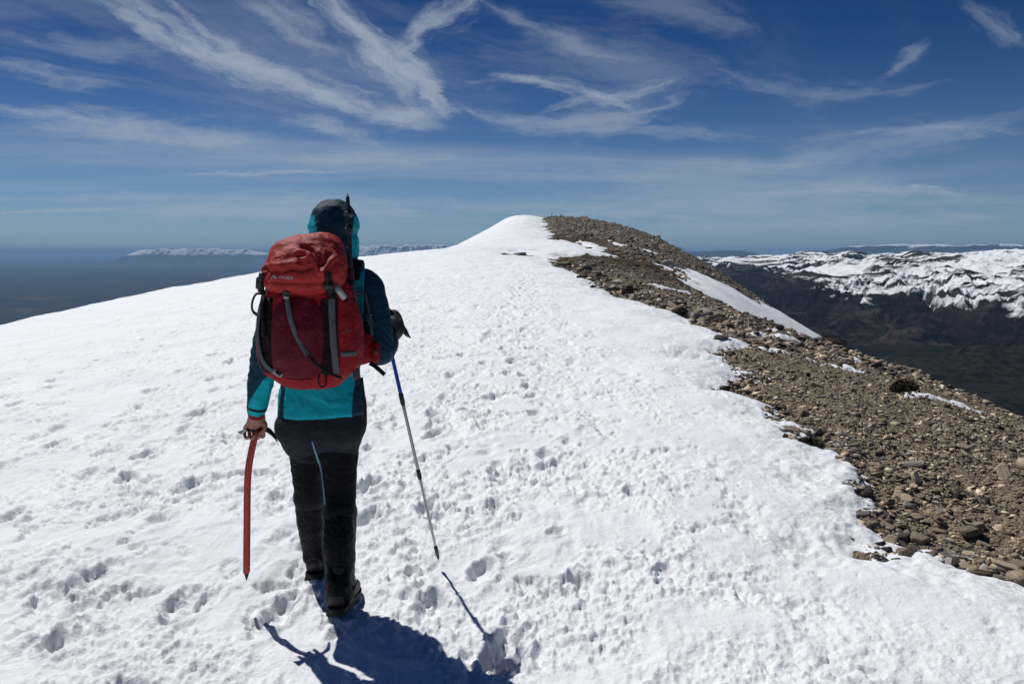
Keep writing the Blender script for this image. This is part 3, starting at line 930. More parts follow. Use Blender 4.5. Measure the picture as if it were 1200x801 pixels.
# ================================================================ the hiker
def cloth_mat(name, col, rough=0.75, sheen=0.0, bump=0.25):
    m, nt, b = new_mat(name)
    tc = nt.node('ShaderNodeTexCoord').outputs['Object']
    n = nt.noise(tc, 14, 6, 0.6); w = nt.noise(tc, 900, 1, 0.5)
    nt.l.new(nt.mix(nt.smooth(n, .3, .7), tuple(c * .82 for c in col), tuple(min(1, c * 1.15) for c in col)), b.inputs['Base Color'])
    b.inputs['Roughness'].default_value = rough
    b.inputs['Specular IOR Level'].default_value = 0.15
    b.inputs['Sheen Weight'].default_value = sheen
    fold = nt.noise(tc, 32, 4, 0.55, 0.8)
    big = nt.noise(tc, 11, 3, .5, 1.6)
    nt.l.new(nt.bump(nt.add(nt.add(fold, nt.mul(big, 1.6)), nt.mul(w, .03)), min(1, bump * 1.7), 0.011), b.inputs['Normal'])
    return m
NAVY = (.008, .040, .066); TEAL = (.004, .36, .43); BLACK = (.0050, .0050, .0065); GREY = (.023, .024, .031)
def two_tone(name, a, b_, attr, rough=.72, bump=.3, third=None, attr3=None):
    """two fabrics of one garment, split along a sewn seam stored on the mesh"""
    m, nt, b = new_mat(name)
    tc = nt.node('ShaderNodeTexCoord').outputs['Object']
    n = nt.noise(tc, 14, 6, 0.6); w = nt.noise(tc, 900, 1, .5)
    f = nt.smooth(nt.attr(attr), -0.0012, 0.0012)
    c = nt.mix(f, a, b_)
    if third:
        c = nt.mix(nt.smooth(nt.attr(attr3), -0.0012, 0.0012), c, third)
    k = nt.smooth(n, .3, .7, .82, 1.14)
    mul = nt.node('ShaderNodeVectorMath', operation='SCALE'); nt.l.new(c, mul.inputs[0]); nt.l.new(k, mul.inputs['Scale'])
    nt.l.new(mul.outputs[0], b.inputs['Base Color'])
    b.inputs['Roughness'].default_value = rough; b.inputs['Specular IOR Level'].default_value = .15
    fold = nt.noise(tc, 30, 4, 0.55, 0.8)
    seam = nt.smooth(nt.math('ABSOLUTE', nt.attr(attr)), 0.004, 0.0)
    big = nt.noise(tc, 11, 3, .5, 1.6)
    h = nt.sub(nt.add(nt.add(fold, nt.mul(big, 1.6)), nt.mul(w, .03)), nt.mul(seam, .4))
    nt.l.new(nt.bump(h, min(1, bump * 1.7), 0.011), b.inputs['Normal'])
    return m

def skin_mat():
    m, nt, b = new_mat("skin")
    tc = nt.node('ShaderNodeTexCoord').outputs['Object']
    n = nt.noise(tc, 60, 5, .6); n2 = nt.noise(tc, 400, 2, .6)
    nt.l.new(nt.mix(nt.smooth(n, .3, .7), (.27, .115, .085), (.38, .185, .145)), b.inputs['Base Color'])
    b.inputs['Roughness'].default_value = .5
    nt.l.new(nt.bump(nt.add(n, nt.mul(n2, .4)), .25, .002), b.inputs['Normal'])
    return m
M_SKIN = skin_mat()

PX, PY = -0.80, 3.34
hiker = empty("person", (PX, PY, 0))
tag(hiker, "hiker seen from behind in teal and navy hooded jacket, walking up the snow", "person")

# ---- skeleton points (metres)
SH_R = (-.605, 3.37, 1.365); EL_R = (-.552, 3.285, 1.095); WR_R = (-.538, 3.490, 1.165)
SH_L = (-.965, 3.35, 1.365); EL_L = (-1.012, 3.235, 1.075); WR_L = (-1.068, 3.275, .845)
HIP_R = (-.735, 3.36, .845); KN_R = (-.742, 3.335, .46); AN_R = (-.722, 3.215, .105)
HIP_L = (-.895, 3.37, .845); KN_L = (-.918, 3.505, .47); AN_L = (-.926, 3.635, .105)
POLE_A = np.array((-.588, 3.60, 1.235)); POLE_B = np.array((-.343, 3.60, .07))

# ---- body: one continuous surface
def finger(pts, r0, r1):
    return loft(pts, np.linspace(r0, r1, len(pts)), (0, 0, 1), 10, 2, 9 * 1 + 6)
body = []
body.append(loft([(-.812, 3.36, .80), (-.812, 3.36, .92), (-.808, 3.365, 1.05), (-.795, 3.375, 1.22), (-.782, 3.385, 1.345), (-.772, 3.395, 1.405)],
                 [(.160, .105), (.150, .10), (.125, .09), (.145, .10), (.155, .085), (.07, .06)], n=28))
body.append(loft([(-.772, 3.395, 1.39), (-.762, 3.41, 1.46), (-.757, 3.425, 1.52)], [(.056, .058), (.052, .056), (.055, .06)]))
HC = np.array((-.755, 3.425, 1.595))
body.append(ball(HC, (.076, .095, .105)))
body.append(loft([HC + (0, .03, -.03), HC + (0, .060, -.085), HC + (0, .068, -.108)], [(.066, .05), (.045, .032), (.026, .016)]))   # jaw
body.append(loft([HC + (0, .085, .012), HC + (0, .104, -.020), HC + (0, .106, -.034)], [(.010, .008), (.013, .010), (.017, .010)]))  # nose
for sx in (-1, 1):
    body.append(ball(HC + (sx * .031, .083, .010), (.014, .010, .010), 8))            # eyeball in its lid
    body.append(loft([HC + (sx * .012, .092, .026), HC + (sx * .048, .082, .026)], [(.007, .006), (.006, .005)], side=(0, 0, 1)))  # brow
    body.append(loft([HC + (sx * .077, -.008, .022), HC + (sx * .082, -.014, 0), HC + (sx * .078, -.006, -.028)], [(.007, .014), (.008, .016), (.005, .009)]))  # ear
    body.append(ball(HC + (sx * .042, .070, -.030), (.022, .020, .018), 8))           # cheek
body.append(loft([HC + (-.024, .086, -.062), HC + (0, .094, -.060), HC + (.024, .086, -.062)], [.005, .008, .005], side=(0, 0, 1)))   # upper lip
body.append(loft([HC + (-.018, .086, -.072), HC + (0, .092, -.073), HC + (.018, .086, -.072)], [.005, .008, .005], side=(0, 0, 1)))   # lower lip
for S_, E_, W_ in ((SH_R, EL_R, WR_R), (SH_L, EL_L, WR_L)):
    S_, E_, W_ = map(np.array, (S_, E_, W_))
    body.append(loft([S_ + (0.0, 0, .0), (S_ + E_) / 2, E_], [(.052, .054), (.045, .048), (.038, .040)], n=18))
    body.append(loft([E_, E_ * .65 + W_ * .35, W_], [(.038, .039), (.038, .040), (.027, .031)], side=(1, 0, .3), n=18))
for H_, K_, A_ in ((HIP_R, KN_R, AN_R), (HIP_L, KN_L, AN_L)):
    H_, K_, A_ = map(np.array, (H_, K_, A_))
    body.append(loft([H_, H_ * .5 + K_ * .5, K_], [(.082, .095), (.068, .075), (.052, .056)], n=20))
    body.append(loft([K_, K_ * .65 + A_ * .35 + (0, -.015, 0), A_ * .8 + K_ * .2, A_], [(.052, .054), (.052, .058), (.038, .042), (.034, .040)], n=20))
    body.append(loft([A_ + (0, -.03, -.03), A_ + (.0, .06, -.05), A_ + (0, .17, -.075)], [(.030, .028), (.038, .026), (.036, .016)], side=(1, 0, 0)))
# left hand: closed round the head of the ice axe; its back faces left and towards the viewer
AXH = np.array((-1.084, 3.300, .757))              # centre of the axe head inside the fist
W = np.array(WR_L); Rh = rotz(-.85)              # the palm turns inward and back
hl = lambda q: AXH + Rh @ (np.asarray(q, float))
body.append(loft([W, W + (-.003, .008, -.030), hl((-.008, .002, .024))], [(.027, .031), (.030, .038), (.022, .043)], side=Rh @ np.array((1., 0, 0)), n=20))
# four fingers wrap from the outer side under the head; index is the farthest forward
for k, (dy, ln, rr) in enumerate(((.0345, 1.0, .0086), (.0120, 1.06, .0090), (-.0105, 1.0, .0086), (-.0325, .86, .0077))):
    pts = [hl(q) for q in ((-.010, dy, .030), (-.029, dy - .001, .012), (-.031 * ln, dy - .003, -.012 * ln), (-.013, dy - .004, -.029 * ln), (.010 * ln, dy - .004, -.027 * ln), (.018 * ln, dy - .003, -.013))]
    body.append(finger(pts, rr * 1.06, rr * .86))
# thumb leaves the inner side of the palm and closes over the head from the other side
body.append(finger([hl(q) for q in ((.010, .026, .046), (.026, .034, .026), (.027, .026, .004), (.016, .012, -.010))], .0120, .0088))
# right hand: closed round the grip of the pole
ax = nrm(POLE_B - POLE_A); GR = POLE_A + ax * .045
Wr = np.array(WR_R)
body.append(loft([Wr, Wr + (.010, .045, .006), GR + (.042, -.004, .010)], [(.027, .031), (.034, .038), (.024, .042)], side=(1, 0, 0), n=20))
for k in range(4):
    c0 = GR + ax * (.034 - .023 * k) * 1.0 + (.030, .012, 0); s = (.90, 1.0, 1.04, .98)[k]
    pts = [c0 + (.012, -.012, 0), c0 + (.012, .020 * s, 0), c0 + (-.012, .032 * s, 0), c0 + (-.038, .024 * s, 0), c0 + (-.050 * s, .002, 0), c0 + (-.040 * s, -.014, 0)]
    body.append(finger(pts, .0098, .0082))
tb2 = Wr + (-.008, .030, .020)
body.append(finger([tb2, tb2 + (-.030, .035, .030), GR - ax * .046 + (-.004, -.022, .0), GR - ax * .052 + (-.024, -.010, 0)], .0125, .0095))
bV, bQ = union(body, .0030, 2)
part("body", (bV, bQ), M_SKIN, hiker)

# hair, mostly under the hood
M_HAIR = simple_mat("brown_hair", (.05, .03, .018), .5, 0, 90, .4, .5, .003)
part("hair", union([ball(HC + (0, -.016, .016), (.081, .090, .098)), loft([HC + (0, -.075, -.02), HC + (0, -.07, -.10), HC + (.0, -.045, -.17)], [(.05, .02), (.045, .022), (.02, .012)])], .005, 4), M_HAIR, hiker)

# ---- jacket
def wrinkle(V, Q, amp, f, seed, dirw=None):
    N = vnorm(V, Q)
    w = n3(V, f, seed)
    return V + N * (amp * w)[:, None]
jk = []
jk.append(loft([(-.806, 3.345, .822), (-.810, 3.35, .90), (-.808, 3.36, 1.02), (-.798, 3.37, 1.18), (-.785, 3.38, 1.315), (-.775, 3.39, 1.40), (-.768, 3.40, 1.44)],
               [(.190, .134), (.183, .128), (.160, .118), (.176, .122), (.180, .110), (.105, .085), (.072, .074)], n=36, exp=2.2, capk=.12))
for S_, E_, W_, k in ((SH_R, EL_R, WR_R, 0), (SH_L, EL_L, WR_L, 1)):
    S_, E_, W_ = map(np.array, (S_, E_, W_))
    inw = np.array((-.05, .01, .025)) if k == 0 else np.array((.05, .01, .025))
    wr = np.array((.064, .066)); 
    if k == 0:
        jk.append(loft([S_ + inw, S_ + (.0, 0, -.01), (S_ + E_) / 2 + (.005, 0, 0), E_ * .8 + S_ * .2, E_ + (0, .0, .0)],
                       [(.062, .07), (.068, .072), (.066, .066), (.066, .062), (.058, .054)], n=22))
        jk.append(loft([E_ + (0, .0, .0), E_ * .6 + W_ * .4 + (0, 0, -.006), W_ * .85 + E_ * .15, W_], [(.062, .060), (.062, .060), (.050, .052), (.042, .046)], side=(1, 0, .2), n=22))
    else:
        jk.append(loft([S_ + inw, S_ + (-.0, 0, -.01), (S_ + E_) / 2, E_ * .85 + S_ * .15, E_],
                       [(.062, .07), (.066, .07), (.063, .063), (.060, .06), (.056, .056)], n=22))
        jk.append(loft([E_, E_ * .55 + W_ * .45, W_ * .8 + E_ * .2, W_ + (.0, .0, .010)], [(.058, .056), (.055, .056), (.047, .05), (.043, .046)], side=(1, 0, .2), n=22))
jV, jQ = union(jk, .0058, 10)
N = vnorm(jV, jQ)
# gathered folds at the elbows, the cuff and over the hem
def folds(V, c, axis, rad, wl, amp, seed):
    d = V - np.array(c); a = d @ nrm(axis); r = np.linalg.norm(d, axis=1)
    ph = a / wl * 2 * math.pi + 5.0 * n3(V, 5.5, seed)
    m = sstep(n3(V, 9, seed + 31), -.45, .5)
    s = np.sin(ph)
    return amp * .8 * m * np.exp(-(r / rad) ** 2) * np.where(s > 0, s ** 1.0, s * .6)
dsp = .0045 * n3(jV, 6.5, 501) + .003 * n3(jV, 15, 507)
dsp += folds(jV, EL_R, (0.1, .5, .6), .12, .034, .0050, 511) + folds(jV, EL_L, (.2, -.1, 1), .11, .036, .0050, 513)
dsp += folds(jV, np.array(SH_R) + (.0, -.01, -.10), (.25, .1, 1), .11, .05, .0045, 517)
dsp += folds(jV, np.array(WR_L) + (0, 0, .05), (.3, 0, 1), .07, .024, .0045, 519) + folds(jV, (-.79, 3.24, .90), (.35, 0, 1), .14, .06, .0035, 521)
jV = jV + N * dsp[:, None]
# hem: cut the jacket off level, a little lower at the back
jx, jy, jz = jV.T
# seam field: > 0 teal, < 0 navy
torso_c = np.array((-.800, 3.36))
armR = np.linalg.norm(jV - np.array(SH_R), axis=1)
xr = jx - (-.806)
teal_panel = .142 - np.abs(xr - .012 * (jz - .85) / .3) - 0.0 * jz                     # broad back panel
sd_back = np.where(jz < 1.20, teal_panel, .185 - np.abs(xr - .02) + 0 * jz)
# teal front of the right shoulder, and the inside of the left forearm
is_armR = (jx > -.635) & (jz > 1.02)
seamR = (-.612 - jx) + .10 * (1.25 - jz) * 0 
sd_ = np.where(is_armR, np.where(jz > 1.05, seamR, -.02), sd_back)
is_armL = (jx < -.955) & (jz < 1.18) & (jx < -.955)
eL, wL = np.array(EL_L), np.array(WR_L)
t_ = np.clip(((jV - eL) @ (wL - eL)) / np.dot(wL - eL, wL - eL), -1, 1.3)
cL = eL + t_[:, None] * (wL - eL)
dq = jV - cL
sdL = dq[:, 0] * .8 - dq[:, 1] * .42 - .060 + .078 * np.clip(t_, 0, 1.1)
far_from_torso = (np.linalg.norm(dq, axis=1) < .085) & (jz < 1.13) & (jx < -.965 + (.95 - jz) * .12 * 0)
sd_ = np.where(far_from_torso & (jx < -.962), sdL, sd_)
sd_ = np.where((jz > 1.13) & (jx < -.93), -.02, sd_)
cuff = np.where(far_from_torso, .006 - np.abs((t_ - .90) * .235), -.05)
M_JKT = two_tone("jacket_shell", NAVY, TEAL, "seam", .70, .35, BLACK, "cuff")
part("jacket", (jV, jQ), M_JKT, hiker, attrs={"seam": sd_, "cuff": cuff})

# sleeve lining and red cuff rim at the left wrist
M_REDCUFF = cloth_mat("dark_red_fleece", (.20, .018, .02))
part("inner_cuff", loft([np.array(WR_L) + (0, 0, .012), np.array(WR_L) + (-.001, .003, -.010)], [(.036, .040), (.034, .039)], n=20), M_REDCUFF, hiker)

# ---- hood (a part of its own: stands up round the head)
hd = [ball(HC + (.001, -.004, .018), (.104, .128, .118), 20),
      loft([HC + (-.004, -.012, .01), HC + (-.002, -.02, -.07), HC + (0, -.026, -.145), HC + (.0, -.03, -.20)], [(.106, .122), (.106, .112), (.098, .10), (.10, .095)], n=28)]
hV, hQ = union(hd, .0055, 8)
Nh = vnorm(hV, hQ)
hV = hV + Nh * (.006 * n3(hV, 9, 601) + .0025 * n3(hV, 22, 603) - .008 * np.exp(-((hV[:, 2] - HC[2] + .01) / .018) ** 2) * (np.abs(hV[:, 0] - HC[0]) > .05))[:, None]
# two gathered tucks beside the adjuster
hx = (hV[:, 0] - HC[0]) * .976 + (hV[:, 1] - HC[1]) * .217; hz = hV[:, 2] - HC[2]
rim = np.hypot(hx, hz)
sdh = np.abs(hx + .0) - (.080 - .020 * np.clip(-(hz - .05) / .12, 0, 1) - .004 * np.clip(-(hz) / .2, 0, 1))
sdh = np.where(hz > .066, -.03, sdh)
# the face opening is cut out of the front
face_hole = ((hV[:, 1] - HC[1]) > .062) & (np.hypot((hV[:, 0] - HC[0]) / .074, (hz + .02) / .105) < 1)
keepf = ~face_hole[hQ].any(1)
hQ2 = hQ[keepf]
M_HOOD = two_tone("hood_shell", NAVY, TEAL, "seam", .66, .35)
hood = part("hood", (hV, hQ2), M_HOOD, hiker, attrs={"seam": sdh})
M_METAL = simple_mat("bright_metal", (.62, .63, .65), .32, 1.0, 60, .1, .05)
M_STRAP_D = cloth_mat("black_webbing", (.012, .012, .014), .6)
part("hood_toggle", ball((-.680, 3.303, 1.606), (.006, .005, .005), 8), simple_mat("white_plastic", (.75, .76, .78), .4), hood)
part("hood_toggle", ball((-.676, 3.300, 1.528), (.004, .004, .004), 8), simple_mat("yellow_plastic", (.5, .42, .2), .4), hood)

# ---- trousers
tr = []
tr.append(loft([(-.812, 3.355, .90), (-.812, 3.35, .82), (-.815, 3.345, .76), (-.815, 3.35, .71)], [(.160, .110), (.181, .124), (.195, .136), (.174, .118)], n=32, exp=2.3))
for H_, K_, A_, s in ((HIP_R, KN_R, AN_R, 1), (HIP_L, KN_L, AN_L, -1)):
    H_, K_, A_ = map(np.array, (H_, K_, A_))
    tr.append(loft([H_ + (0, 0, -.03), H_ * .75 + K_ * .25, H_ * .4 + K_ * .6, K_, K_ * .55 + A_ * .45], [(.098, .118), (.090, .100), (.076, .080), (.068, .070), (.058, .064)], n=24))
tV, tQ = union(tr, .0058, 9)
Nt = vnorm(tV, tQ)
dsp = .004 * n3(tV, 7, 551) + .002 * n3(tV, 17, 553)
dsp += folds(tV, KN_R, (.15, -.1, 1), .12, .036, .0042, 561) + folds(tV, KN_L, (.1, .2, 1), .12, .036, .0045, 563)
dsp += folds(tV, (-.80, 3.24, .69), (.2, 0, 1), .10, .045, .003, 565)
# the crease between the two sides of the seat
dsp -= .012 * np.exp(-((tV[:, 0] + .833) / .014) ** 2) * sstep(tV[:, 2], .86, .70) * (tV[:, 1] < 3.36)
tV = tV + Nt * dsp[:, None]
tx, ty, tz = tV.T
yoke = tz - (.668 + .10 * np.minimum(1, ((tx + .83) / .20) ** 2) * -.35 + .02 * np.sin((tx + .83) * 16))
M_TRS = two_tone("trouser_fabric", BLACK, GREY, "seam", .8, .4)
trousers = part("trousers", (tV, tQ), M_TRS, hiker, attrs={"seam": yoke})
bvh_t = BVHTree.FromPolygons([tuple(v) for v in tV], [tuple(map(int, q)) for q in tQ])
def on_surface(bvh, x, z, y0=2.4, lift=0.003):
    """point of the garment behind (x, z); slides inward when (x, z) is just past its edge"""
    for k in range(16):
        xx = x + (-.79 - x) * k * .012
        h = bvh.ray_cast(Vector((xx, y0, z)), Vector((0, 1, 0)))
        if h[0] is not None:
            return np.array(h[0]) + np.array(h[1]) * lift, np.array(h[1])
    return None
def surf_ribbon(bvh, xz, width, thick, n=30, lift=.003, smooth=True):
    P = cr_path(np.array(xz, float), n); pts = []; nn = []
    for x, z in P:
        q = on_surface(bvh, x, z, 2.4, lift)
        if q is not None: pts.append(q[0]); nn.append(q[1])
    pts = np.array(pts); nn = np.array(nn)
    for _ in range(4 if smooth else 0):
        pts[1:-1, 1] = np.minimum(pts[1:-1, 1], (pts[:-2, 1] + pts[2:, 1]) / 2) * .5 + (pts[:-2, 1] + pts[2:, 1]) / 4 
        nn[1:-1] = (nn[:-2] + nn[1:-1] + nn[2:])
    return ribbon(pts, nn, width, thick)
M_LBLUE = cloth_mat("pale_blue_zip", (.14, .30, .40), .5)
part("zip_stripe", surf_ribbon(bvh_t, [(-.822, .735), (-.812, .66), (-.805, .56), (-.795, .48), (-.79, .44)], .009, .003, 30), M_LBLUE, trousers)

# ---- gaiters and boots
M_GAIT = cloth_mat("gaiter_nylon", (.0042, .0042, .0052), .55, 0, .5)
M_BOOT = simple_mat("dark_boot_leather", (.022, .018, .016), .6, 0, 50, .5, .5, .004)
M_SOLE = simple_mat("rubber_sole", (.012, .012, .012), .8, 0, 60, .3, .4, .004)
for A_, K_, yaw, heel, sgn in ((AN_R, KN_R, -.06, .022, 1), (AN_L, KN_L, .02, .004, -1)):
    A_ = np.array(A_); K_ = np.array(K_)
    top = A_ * .18 + K_ * .82
    g = [loft([top, A_ * .5 + K_ * .5 + (0, -.012, 0), A_ * .78 + K_ * .22, A_ + (0, -.006, .025), A_ + (0, .012, -.012)], [(.070, .072), (.069, .076), (.062, .070), (.061, .074), (.064, .090)], n=26, exp=2.4)]
    gV, gQ = union(g, .0058, 6)
    Ng = vnorm(gV, gQ)
    gV = gV + Ng * (.0045 * n3(gV, 8, 571 + sgn) + folds(gV, A_ + (0, 0, .07), (.2, 0, 1), .10, .040, .0030, 573 + sgn) + .003 * n3(gV, 20, 577))[:, None]
    gt = part("gaiter", (gV, gQ), M_GAIT, hiker)
    part("gaiter_strap", loft([top + (0, 0, .012), top + (0, 0, -.012)], [(.0735, .0755), (.0735, .0755)], n=26, exp=2.4), M_STRAP_D, gt)
    # boot: upper, heel counter and lugged sole, heel lifted
    pitch = .10 if sgn > 0 else .03
    Rb = rotz(yaw) @ rotx(-pitch)
    base = A_ * (1, 1, 0) + (0, 0, heel)
    def L(p): return base + Rb @ np.array(p, float)
    up = [loft([L((0, -.064, .046)), L((0, -.03, .056)), L((0, .06, .052)), L((0, .14, .042)), L((0, .195, .036))],
               [(.036, .040), (.043, .052), (.046, .046), (.047, .034), (.036, .024)], side=(1, 0, 0), n=22, exp=2.5, capk=.5),
          loft([L((0, -.022, .05)), L((0, -.020, .11)), L((0, -.016, .16))], [(.044, .060), (.045, .056), (.044, .054)], n=20)]
    boot = part("boot", union(up, .0045, 4), M_BOOT, hiker)
    sole_o = []
    outline = [(-.034, -.085), (-.039, -.05), (-.036, .02), (-.047, .10), (-.046, .16), (-.030, .205), (0, .222), (.032, .205), (.048, .16), (.048, .10), (.038, .02), (.040, -.05), (.034, -.085), (0, -.104)]
    outline = [tuple(q) for q in cr_path(np.array(outline + outline[:1]), 57)[:-1]]
    n_ = len(outline)
    Vs = [L((x, y, z)) for z in (.0, .022) for x, y in outline]
    Fs = [(i, (i + 1) % n_, n_ + (i + 1) % n_, n_ + i) for i in range(n_)] + [tuple(range(n_ - 1, -1, -1)), tuple(range(n_, 2 * n_))]
    lugs = [(np.array(Vs), Fs)]
    for yy in np.arange(-.08, .2, .026):
        for xx in (-.022, .022):
            w_ = boxx((0, 0, 0), (.030, .015, .012)); lugs.append((np.array([L((xx, yy, -.004) + v) for v in w_[0]]), w_[1]))
    part("sole", join(lugs), M_SOLE, boot, smooth=False)
    for zz_ in (.06, .085, .11):
        part("bootlace", tube([L((-.028, .075 - zz_ * .35, zz_ + .02)), L((0, .09 - zz_ * .35, zz_ + .026)), L((.028, .075 - zz_ * .35, zz_ + .02))], .003, 8), M_STRAP_D, boot)
    if sgn < 0:
        part("lace_hook", join([ball(L((-.040, -.045, .085)), (.006, .008, .006), 6), ball(L((-.044, -.040, .070)), (.005, .007, .005), 6)]), M_STRAP_D, boot)
        part("boot_collar", loft([L((0, -.052, .070)), L((.002, -.058, .100))], [(.030, .016), (.028, .016)], n=16), cloth_mat("dark_red_suede", (.07, .010, .010)), boot)
    else:
        part("gaiter_buckle", join([bevel_box(L((.058, -.02, .085)), (.010, .02, .026), .002), tube([L((.064, -.02, .09)), L((.078, -.022, .125))], .0022, 8)]), M_STRAP_D, gt)

# ---- right glove
gl = [loft([Wr + (-.004, -.10, -.010), Wr + (.0, -.02, -.004), Wr + (.010, .045, .008), GR + (.044, -.002, .012)], [(.050, .056), (.050, .056), (.050, .052), (.038, .054)], n=22, side=(1, 0, 0))]
for k in range(4):
    c0 = GR + ax * (.036 - .024 * k) + (.030, .012, 0); s = (.90, 1.0, 1.04, .98)[k]
    pts = [c0 + (.016, -.014, 0), c0 + (.016, .022 * s, 0), c0 + (-.012, .035 * s, 0), c0 + (-.038, .027 * s, 0), c0 + (-.052 * s, .002, 0), c0 + (-.043 * s, -.016, 0)]
    gl.append(finger(pts, .0135, .0118))
gl.append(finger([tb2, tb2 + (-.030, .035, .030), GR - ax * .048 + (-.004, -.022, 0), GR - ax * .054 + (-.026, -.012, 0)], .0165, .0125))
M_GLOVE = cloth_mat("black_glove", (.004, .004, .005), .6, 0, .5)
part("glove", union(gl, .0042, 4), M_GLOVE, hiker)

# ---- small white bird-like mark printed on the right upper sleeve
bvh_j = BVHTree.FromPolygons([tuple(v) for v in jV], [tuple(map(int, q)) for q in jQ])
M_PRINT = simple_mat("pale_print", (.32, .38, .42), .6)
def stroke(bvh, pts, r=.0016, lift=.0012, n=8):
    P = cr_path(np.array(pts, float), n); out = []
    for x, z in P:
        q = on_surface(bvh, x, z, 2.4, lift)
        if q is not None: out.append(q[0])
    return tube(out, r, 6, n) if len(out) > 2 else None
mk_ = [stroke(bvh_j, p) for p in ([(-.598, 1.223), (-.585, 1.240), (-.575, 1.236)], [(-.604, 1.250), (-.592, 1.238), (-.588, 1.222), (-.590, 1.210)],
                                  [(-.575, 1.252), (-.583, 1.238), (-.570, 1.222)])]
mk_ = [m_ for m_ in mk_ if m_]
if mk_: part("sleeve_emblem", join(mk_), M_PRINT, hiker)
# ================================================================ rucksack
M_RED = cloth_mat("red_pack_fabric", (.27, .010, .014), .62, 0, .35)
M_LID = cloth_mat("red_lid_fabric", (.37, .030, .027), .60, 0, .30)
M_PANEL = cloth_mat("wine_red_panel", (.115, .005, .016), .55, 0, .25)
M_STRAP_G = cloth_mat("grey_webbing", (.095, .105, .115), .6, 0, .2)
M_PLASTIC = simple_mat("black_plastic", (.014, .014, .015), .42, 0, 80, .2, .1)
M_GREYPL = simple_mat("pale_grey_reflective", (.36, .37, .37), .4, 0, 90, .25, .2)
pack = empty("backpack", (-.785, 3.13, .97))
tag(pack, "large red hiking backpack with grey straps worn on the hiker's back", "backpack")
PKY = 3.135
mb = [loft([(-.792, PKY + .02, 1.012), (-.793, PKY + .01, 1.045), (-.796, PKY, 1.09), (-.797, PKY, 1.17), (-.794, PKY, 1.26), (-.789, PKY + .004, 1.345), (-.792, PKY + .01, 1.41)],
           [(.135, .100), (.172, .122), (.201, .132), (.206, .134), (.200, .130), (.172, .122), (.145, .11)], n=44, exp=2.7, rings=60, capk=.32)]
for sx, cx_ in ((-1, -.945), (1, -.620)):        # bulging side pockets
    mb.append(loft([(cx_, PKY - .015, 1.075), (cx_ + .004 * sx, PKY - .022, 1.15), (cx_ - .006 * sx, PKY - .02, 1.235)], [(.026, .070), (.028, .078), (.020, .070)], n=24, exp=2.3))
mV, mQ = union(mb, .0055, 8)
Nm = vnorm(mV, mQ)
wr = .0042 * n3(mV, 8, 701) + .0018 * n3(mV, 22, 703)
wr += .006 * np.exp(-((mV[:, 2] - 1.335) / .018) ** 2) * np.sin(mV[:, 0] * 62 + 3 * n3(mV, 5, 705))
mV = mV + Nm * wr[:, None]
mx_, my_, mz_ = mV.T
# dark stretch mesh runs down both sides of the front panel
xl = mx_ + .812
strip = np.maximum(.032 - np.abs(xl - .118), .034 - np.abs(xl + .134 - .02 * (mz_ - 1.2)))
strip = np.minimum(strip, 1.335 - mz_); strip = np.minimum(strip, mz_ - 1.045)
top_band = np.minimum(mz_ - 1.328, 0.03)                       # shaded gathered collar under the lid, same cloth
M_MAIN = two_tone("pack_body_fabric", (.25, .009, .013), (.014, .003, .005), "seam", .62, .35)
main = part("main_body", (mV, mQ), M_MAIN, pack, attrs={"seam": strip})
bvh_m = BVHTree.FromPolygons([tuple(v) for v in mV], [tuple(map(int, q)) for q in mQ])
def patch(bvh, cx, cz, rx, rz, exp, bulge, lift=.003, nr=22, na=64, shape=None):
    V = []; F = []
    for i in range(nr + 1):
        q = i / nr
        for j in range(na):
            a = 2 * math.pi * j / na; c, s = math.cos(a), math.sin(a)
            ux = math.copysign(abs(c) ** (2 / exp), c) * q; uz = math.copysign(abs(s) ** (2 / exp), s) * q
            x, z = cx + rx * ux, cz + rz * uz
            if shape: x, z = shape(x, z, ux, uz)
            r = on_surface(bvh, x, z, 2.4, 0)
            if r is None: p = np.array(V[-1]) if V else np.array((x, 3.0, z))
            else:
                l = lift + bulge * (1 - q ** 2.2)
                if i == nr: l = -.004
                p = r[0] + np.array((0, -1, 0)) * l
            V.append(p)
    for i in range(nr):
        for j in range(na):
            F.append((i*na + j, (i+1)*na + j, (i+1)*na + (j+1) % na, i*na + (j+1) % na))
    return np.array(V), np.array(F)
pf = patch(bvh_m, -.815, 1.180, .103, .150, 3.6, .026, .004, shape=lambda x, z, ux, uz: (x + .006 * uz, z + (.012 * (1 - abs(ux)) if uz > 0 else -.008 * (1 - ux * ux))))
pV, pQ = pf
pN = vnorm(pV, pQ)
pV = pV + np.array((0, -1, 0)) * (.0045 * n3(pV, 10, 721) + .004 * np.sin((pV[:, 0] * .7 - pV[:, 2]) * 46) * n3(pV, 4, 723))[:, None]
front = part("front_panel", (pV, pQ), M_PANEL, pack)
pp = []
for (x, z) in cr_path(np.array([(-.905, 1.05), (-.86, 1.026), (-.81, 1.021), (-.76, 1.026), (-.722, 1.05)]), 24):
    q = on_surface(bvh_m, x, z, 2.4, .003)
    if q is not None: pp.append(q[0])
part("piping", tube(pp, .0022, 6, 40), M_RED, front)
